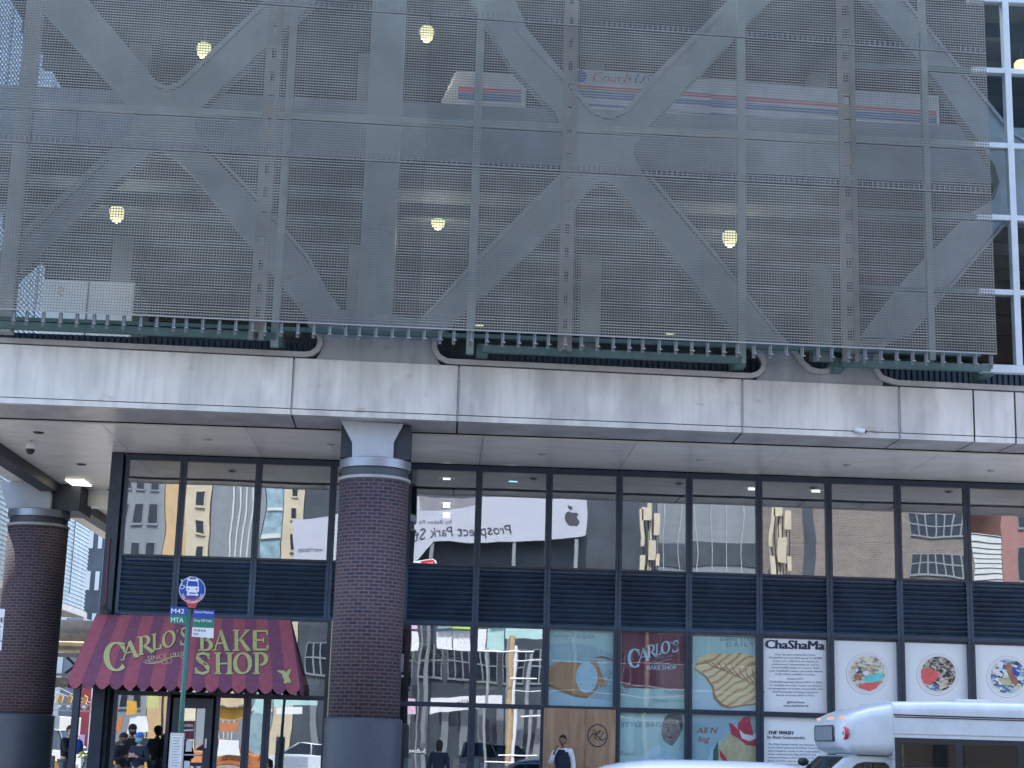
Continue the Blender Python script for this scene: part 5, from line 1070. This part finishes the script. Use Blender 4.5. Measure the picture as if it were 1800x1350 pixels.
car((9.45,-10.5,0), pi, 'white car whose roof shows below the bakery posters, ahead of the shuttle bus', 'car', 'carw', L=6.1, H=1.51, suv=True, crown=.28, r1f=.44, g1f=.66)
car((-8.3,24,0), rad(80), 'white sport utility car on the avenue behind the man with the blue bag', 'car', 'carw', L=4.8, H=1.8, suv=True)
car((-7.9,15.5,0), rad(12), 'yellow taxi on the avenue at the far left', 'taxi', 'taxi', L=4.9, H=1.5, roofsign=True)
car((-16.5,52,0), rad(90), 'dark car far down the avenue', 'car', 'clothk', L=4.6, H=1.5)
for k, (x, pt, lb, L_, H_) in enumerate(((mir(900,1300,46).x,'clothn','dark blue car parked across the street',5.2,1.85),(mir(255,1300,46).x,'taxi','yellow taxi parked across the street',4.8,1.5),(mir(560,1300,46).x,'carw','white car parked across the street left of the dark blue one',4.8,1.5),(mir(405,1300,46).x,'orange','orange car parked across the street',4.6,1.6))):
    car((x,-46.6,0), 0, lb, 'car', pt, L=L_, H=H_, suv=H_>1.7, group='vehicles parked across the street')
# colourful shop fronts and stands across the street (seen in the bakery glass)
for k, (x0, x1, y0, y1, m, lb) in enumerate(((196,216,1262,1285,'orange','orange stall banner across the street'),(228,262,1262,1290,'signw','white stall banner across the street'),(222,240,1232,1258,'taxi','small yellow fruit sign across the street'),(262,286,1222,1246,'gold','olive yellow stall umbrella sign across the street'),(384,430,1240,1262,'taxi','yellow street stall canopy across the street'),(384,425,1266,1284,'orange','orange street stall canopy across the street'),(380,428,1300,1330,'signw','white street stall panel across the street'),(386,432,1200,1238,'tanp','tan wall board across the street'),(445,468,1222,1256,'mint','mint shop banner left of its twin across the street'),(475,560,1224,1240,'mint','wide mint shop banner across the street'),(480,530,1243,1256,'signw','tilted white shop banner across the street'))):
    D = 45.4-.11*k; tag(MB().prism([mir(x,y,D) for x, y in ((x0,y0),(x1,y0+1),(x1,y1),(x0,y1+1))], (0,-.1,0)).build('stall_banner', m), lb, 'banner')

# shuttle bus
SHY0, SHY1 = -11.2, -9.0
SH = thing('shuttle_bus', (16.2,-10.1,0), 'white cutaway shuttle bus with amber marker lights parked at the kerb on the right', 'bus')
def rrect(x, y0, y1, z0, z1, r, n=6):
    P = []
    for cx_, cz_, a0 in ((y1-r,z1-r,0),(y0+r,z1-r,90),(y0+r,z0+r,180),(y1-r,z0+r,270)):
        for i in range(n+1): a = rad(a0+90*i/n); P.append(Vector((x, cx_+r*cos(a), cz_+r*sin(a))))
    return P
def loft(secs):
    mb = MB(); k = len(secs[0])
    for s_ in secs: mb.v += s_
    for i in range(len(secs)-1):
        for j in range(k): a = i*k+j; b = i*k+(j+1)%k; mb.f.append((a,b,b+k,a+k))
    mb.f.append(tuple(range(k))); mb.f.append(tuple(reversed(range((len(secs)-1)*k,len(secs)*k)))); return mb
cap_ = []
for X, ins, z0, z1, r in ((12.10,.40,1.90,2.10,.09),(12.14,.20,1.80,2.18,.12),(12.22,.08,1.72,2.26,.14),(12.36,.02,1.67,2.33,.16),(12.6,0,1.66,2.41,.18),(12.95,0,1.66,2.475,.2),(13.3,0,1.66,2.51,.2)):
    cap_.append(rrect(X, SHY0+ins, SHY1-ins, z0, z1, min(r,(z1-z0)/2-.005)))
cp = loft(cap_).build('front_cap', 'vanw', SH, smooth=True)
x0b = px(1571,1290,SHY0)
bx = loft([rrect(X, SHY0, SHY1, .45, z1, .16) for X, z1 in ((13.0,2.48),(13.6,2.525),(14.6,2.54),(19.6,2.54),(20.2,2.50))]); bx = MB(); 
secs = [rrect(X, SHY0-.01, SHY1+.01, .45, z1, .16) for X, z1 in ((x0b,2.505),(13.8,2.535),(16,2.545),(19.8,2.54),(20.3,2.48))]
loft(secs).build('body', 'vanw', SH, smooth=False)
yS = SHY0-.012
MB().box((x0b+.01,yS-.012,1.02),(20.1,yS+.004,1.945)).build('window_band', 'black', SH)
for i in range(7):
    a = x0b+.10+i*1.0; MB().box((a,yS-.024,1.12),(a+.86,yS-.014,1.86)).build('side_window', 'carglass', SH, bevel=.008)
    MB().box((a,yS-.026,1.48),(a+.86,yS-.0245,1.50)).build('window_rail', 'black', SH)
MB().tube([(x0b+.0,yS-.01,2.30),(x0b+.4,yS-.01,2.295),(20.2,yS-.01,2.285)], .010, 8).build('drip_rail', 'black', SH); MB().tube([(x0b+.02,yS-.005,2.265),(20.2,yS-.005,2.25)], .008, 6).build('drip_rail', 'black', SH)
MB().box((12.9,SHY0-.004,1.62),(x0b-.003,SHY1+.004,1.66)).build('gutter', 'trim', SH)
# cab
cab = MB().prism([(x,-10.98,z) for x, z in ((13.25,.45),(13.25,1.65),(12.36,1.65),(12.20,1.60),(11.70,1.18),(11.1,1.08),(10.85,.95),(10.80,.45))], (0,1.76,0)).build('cab', 'vanw', SH, bevel=.05)
MB().prism([(x,-10.995,z) for x, z in ((12.92,1.16),(12.92,1.50),(12.86,1.555),(12.52,1.555),(12.40,1.52),(12.02,1.16))], (0,.02,0)).build('cab_window', 'black', cab); MB().prism([(x,-11.0,z) for x, z in ((12.88,1.18),(12.88,1.49),(12.83,1.53),(12.52,1.53),(12.42,1.50),(12.10,1.18))], (0,.004,0)).build('cab_glass', 'carglass', cab)
MB().prism([(x,-10.90,z) for x, z in ((12.22,1.625),(11.71,1.20),(11.68,1.20),(12.17,1.625))], (0,1.60,0)).build('windscreen', 'carglass', cab)
MB().tube([(12.0,-11.0,1.30),(11.95,-11.2,1.36)], .015, 6).tube([(12.0,-11.0,1.2),(11.95,-11.2,1.24)], .015, 6).build('mirror_arm', 'black', cab); MB().box((11.90,-11.30,1.15),(11.97,-11.14,1.45)).build('mirror', 'black', cab, bevel=.02)
fm = MB().ball((11.98,-9.0,1.52), (.10,.06,.07), 12, 8).build('mirror', 'black', cab, smooth=True)
# front cap window, marker lights, round badges
def capx(y, z): # x of the front surface
    return 12.10+.9*max(0, abs(y+10.1)-.70)**2+ .28*abs(z-2.0)**1.5*1.2
fwv = [(-10.75,1.86),(-9.45,1.86),(-9.40,1.90),(-9.40,2.08),(-9.45,2.12),(-10.75,2.12),(-10.80,2.08),(-10.80,1.90)]
MB().prism([(12.085,y,z) for y, z in fwv], (.02,0,0)).build('destination_window', 'win', cp); MB().prism([(12.078,y*1.0,z) for y, z in [(-10.70,1.88),(-9.5,1.88),(-9.5,2.10),(-10.70,2.10)]], (.006,0,0)).build('destination_glass', 'ogrey', cp)
for y in (-10.95,-10.25,-10.14,-10.03,-9.28):
    MB().box((12.17,y-.042,2.20),(12.26,y+.042,2.255)).build('marker_light', 'amber', cp, bevel=.012)
for (y, x) in ((-11.08,12.20),(-9.12,12.20)):
    b_ = MB().tube([(x-.02,y,1.99),(x+.03,y,1.99)], .10, 20).build('badge', 'red', cp); MB().tube([(x-.026,y,1.99),(x-.02,y,1.99)], .075, 20).build('badge_field', 'signw', b_); MB().tube([(x-.032,y,1.99),(x-.026,y,1.99)], .035, 12).build('badge_centre', 'busblue', b_)
wheelset(SH, (11.75,18.6), -11.1, -9.1, .38)
MB().box((x0b+.006,yS-.006,2.0),(20.1,yS+.006,2.012)).build('panel_seam', 'trim', SH); MB().box((13.12,-11.0,.6),(13.135,-10.975,1.62)).build('door_seam', 'black', cab); MB().box((12.95,-11.02,1.05),(13.08,-10.98,1.08)).build('handle', 'black', cab)
for k in range(4): MB().box((14.2+1.6*k,-10.4,2.53),(14.8+1.6*k,-9.8,2.60)).build('roof_vent', 'vanw', SH, bevel=.02)
MB().box((10.72,-10.95,.35),(10.86,-9.25,.62)).build('bumper', 'brack', SH)
for y in (-10.75,-9.45): MB().box((10.78,y-.15,.75),(10.86,y+.15,.92)).build('headlight', 'signw', SH)

# ================================================================== LEFT BACKGROUND (down the avenue)
t = thing('mesh_wing', (-11.5,20,0), 'blue grey mesh clad building wing running down the avenue at the left', 'building')
MB().box((-14,3,6.55),(-9,31,26)).build('wall', 'bluemesh', t); x = MB()
for k in range(120): x.box((-8.995,3.02,6.6+.16*k),(-8.96,30.98,6.66+.16*k))
x.build('mesh_slats', 'bluemesh', t); MB().box((-14,2.9,6.30),(-8.9,31.1,6.54)).build('bottom_ledge', 'trim', t)
for y in (6,17,29): MB().box((-13.4,y-.3,0),(-12.8,y+.3,6.29)).build('leg', 'conc', t)
for k in range(9): MB().box((-8.958,4+3*k,7),(-8.93,4.06+3*k,25.9)).build('panel_joint', 'ogrey', t)
t = thing('overpass', (-15,34,0), 'steel overpass with lattice beams crossing the avenue behind the left column', 'bridge')
MB().box((-30,32,5.7),(-1,42,6.25)).build('road_deck', 'shade', t); MB().box((-30,31.8,5.0),(-1,32.05,5.69)).build('edge_girder', 'steel', t)
MB().box((-30,31.75,4.72),(-1,31.95,4.88)).box((-30,31.7,3.95),(-1,31.95,4.05)).build('flange', 'steel', t)
x = MB()
for k in range(20): x.bar((-30+1.45*k,31.82,4.05),(-29.2+1.45*k,31.82,4.72), .10).bar((-29.2+1.45*k,31.86,4.05),(-30+1.45*k,31.86,4.72), .10)
x.build('lattice', 'black', t); MB().tube([(-30,31.5,5.25),(-1,31.5,5.25)], .10, 10).tube([(-30,31.5,4.95),(-1,31.5,4.95)], .06, 8).build('pipe', 'tanp', t)
x = MB()
for k in range(6): x.box((-30,32.2+.9*k,3.62),(-1,32.5+.9*k,3.9))
x.build('cross_beams', 'steel', t)
t = thing('signal_gantry', (-16,46,0), 'silver gantry with five amber signal lights over the avenue', 'traffic light')
zg = at(125,1238,46).z; xa, xb = px(84,1238,46), px(160,1238,46)
g = MB()
g.box((xa-2,45.9,zg-.04),(xb+.2,46,zg+.02)).box((xa-2,45.9,zg-.34),(xb+.2,46,zg-.28))
for k in range(14): g.bar((xa-2+k*.42,45.95,zg-.3),(xa-1.8+k*.42,45.95,zg), .04)
g.build('truss_arm', 'alu', t); MB().tube([(xb+.1,46,0),(xb+.1,46,zg+1.0)], .12, 10).build('mast', 'alu', t); MB().tube([(xa-.5,45.95,zg+.9),(xb,45.95,zg-.05)], .02, 5).tube([(xa,45.95,zg+1.0),(xb+.1,45.95,zg+.05)], .02, 5).build('stay_wire', 'alu', t)
for k, p_ in enumerate((94,107,123,137,150)):
    x = px(p_,1226,46); h_ = MB().prism([(x-.13,45.8,zg+.05),(x+.10,45.8,zg+.05),(x+.16,45.8,zg+.36),(x+.0,45.8,zg+.46),(x-.06,45.8,zg+.3)], (0,.12,0)).build('signal_light', 'taxi', t); MB().ball((x,45.78,zg-.12), (.10,.05,.07), 10, 6).build('reflector', 'signw', h_)
t = thing('red_hoarding', (px(145,1250,70),70,0), 'red painted building front beyond the overpass', 'building'); a, b = px(128,1250,70), px(190,1250,70)
MB().box((a,70,0),(b,74,6.5)).build('wall', 'redw', t)
for k in range(4): MB().box((a+.3+1.1*k,69.9,.8),(a+.9+1.1*k,69.99,1.6)).build('poster_panel', 'pink', t)
t = thing('grey_shopfront', (px(110,1250,71),71,0), 'pale grey building front with a drainpipe beyond the overpass', 'building'); a2 = px(60,1250,71)
MB().box((a2,71,0),(a-.02,75,9)).build('wall', 'ogrey', t); MB().box((a-1.5,70.9,0),(a-1.1,70.99,9)).build('pilaster', 'owhite', t); MB().box((a-5,70.9,.3),(a-2.2,70.99,2.4)).build('shutter', 'odark', t)
a, b = px(82,1290,30), px(103,1290,30); t = thing('white_van', ((a+b)/2,31,0), 'tall pale van box seen between the left column and the man', 'van')
MB().box((a-1.2,30,.5),(b,34,at(90,1258,30).z)).build('cargo_box', 'vanw', t, bevel=.05); MB().tube([(b-.5,29.98,.4),(b-.5,30.2,.4)], .38, 16).build('wheel', 'rubber', t)
def tower(name, p0, p1, Y, h, m, lab, wins=None):
    a, b = px(p0,1000,Y), px(p1,1000,Y); t = thing(name, ((a+b)/2,Y,0), lab, 'building'); MB().box((a,Y,0),(b,Y+12,h)).build('wall', m, t)
    if wins:
        nx_, nz_, z0, dz = wins
        for i in range(nx_):
            for j in range(nz_):
                x = a+(b-a)*(i+.3)/nx_; MB().box((x,Y-.06,z0+dz*j),(x+(b-a)*.45/nx_,Y-.003,z0+dz*j+dz*.45)).build('window', 'win' if m != 'odark' else 'owhite', t)
tower('dark_tower', 132, 180, 90, 48, 'odark', 'dark brick tower with pale windows beyond the mesh wing', (3,12,6,3.2))
tower('yellow_tower', 181, 262, 105, 60, 'tanp', 'tall pale yellow tower beside the corner post', (6,14,5,3.6))
tower('cream_tower', 60, 166, 125, 9, 'ocream', 'low cream block at the end of the avenue', (6,2,2,3))
tower('far_block', -140, 62, 120, 30, 'owhite', 'pale block beyond the left column at the end of the avenue', (8,7,2,3.6))
B0 = thing('bollard', (px(89,1330,9),9,.15), 'steel bollard on the pavement beside the left column', 'bollard', 'steel bollards along the pavement')
MB().lathe((B0.location.x,9,.15), [(.13,0),(.13,.86),(.10,.90),(.02,.92)], 20).build('post', 'alu', B0, smooth=False); MB().lathe((B0.location.x,9,.15), [(.16,0),(.16,.05),(.132,.06)], 20).build('collar', 'brack', B0)
copy_thing(B0, (px(152,1330,9),9,.15), 'steel bollard under the yellow flowers on the pavement'); copy_thing(B0, (px(178,1340,10),10,.15), 'steel bollard seen between the two dark awning posts')
t = thing('lamp_post', (px(176,1230,12),12,.15), 'thin white post seen in the gap between the two dark awning posts', 'pole'); MB().tube([(t.location.x,12,.15),(t.location.x,12,3.2)], .045, 10).build('shaft', 'signw', t); MB().box((t.location.x-.06,11.95,1.5),(t.location.x+.06,11.99,1.95)).build('sign_plate', 'redw', t)

# ================================================================== INSIDE THE SHOPS
def counter(x0, x1, Y, lab):
    t = thing('shop_counter', ((x0+x1)/2,Y+.35,.17), lab, 'counter'); MB().box((x0,Y,.171),(x1,Y+.7,1.0)).build('front', 'otan', t); MB().box((x0-.02,Y-.03,1.003),(x1+.02,Y+.73,1.05)).build('top', 'mint', t); return t
counter(px(712,1300,2.2), px(815,1300,2.2), 2.2, 'pastry counter with pale green top inside the second shop')
random.seed(3); k = 0
nm_ = ['leftmost','second','third','fourth','fifth','sixth','seventh','eighth','ninth','tenth','eleventh','twelfth']
for (x, w2_, h2_) in ((722,20,14),(733,14,20),(772,14,28),(788,12,12),(803,12,16),(815,10,9),(826,12,13),(838,10,16),(852,14,12),(868,14,15),(880,10,10),(890,10,8)):
    y0 = 1306-4; a, b = at(x-w2_/2,y0,2.6), at(x+w2_/2,y0,2.6); k += 1
    tag(MB().box((a.x,2.45,1.052),(b.x,2.75,1.052+h2_*.017)).build('cake_box', random.choice(['cbox','cbox','mint','signw']), bevel=.004), nm_[k-1]+' pale carton from the left on the pastry counters', 'carton', 'pale cartons on the pastry counters')
counter(px(818,1300,2.2)+.05, px(905,1300,2.2), 2.2, 'right hand pastry counter behind the reflected pole')
counter(px(500,1330,2.0), px(572,1330,2.0), 2.0, 'dark checkout counter inside the bakery right of the blonde person')
for (x, y, lb) in ((533,1302,'small red and white card stand on the checkout counter, left one'),(548,1300,'larger red and white card stand on the checkout counter, right one')):
    p = at(x, y, 1.9); t = thing('card_stand', (p.x,2.2,1.055), lb, 'card stand'); MB().box((p.x-.09,2.2,1.056),(p.x+.09,2.22,1.25)).build('card', 'red', t); MB().box((p.x-.08,2.194,1.07),(p.x+.08,2.199,1.14)).build('white_strip', 'signw', t)
p = at(541,1142,1.2); t = thing('hanging_disc', p, 'dark round sign hanging inside the bakery right of the awning', 'sign'); MB().tube([(p.x,1.2,p.z),(p.x,1.24,p.z)], .14, 28).build('disc', 'burg', t); MB().tube([(p.x,1.22,p.z+.14),(p.x,1.22,p.z+.5)], .008, 6).build('rod', 'brack', t)
p = at(545,1196,2.0); tag(MB().box((p.x-.42,2,p.z-.1),(p.x+.2,2.04,p.z+.11)).build('menu_strip', 'gold'), 'yellow menu strip inside the bakery right of the awning', 'sign')
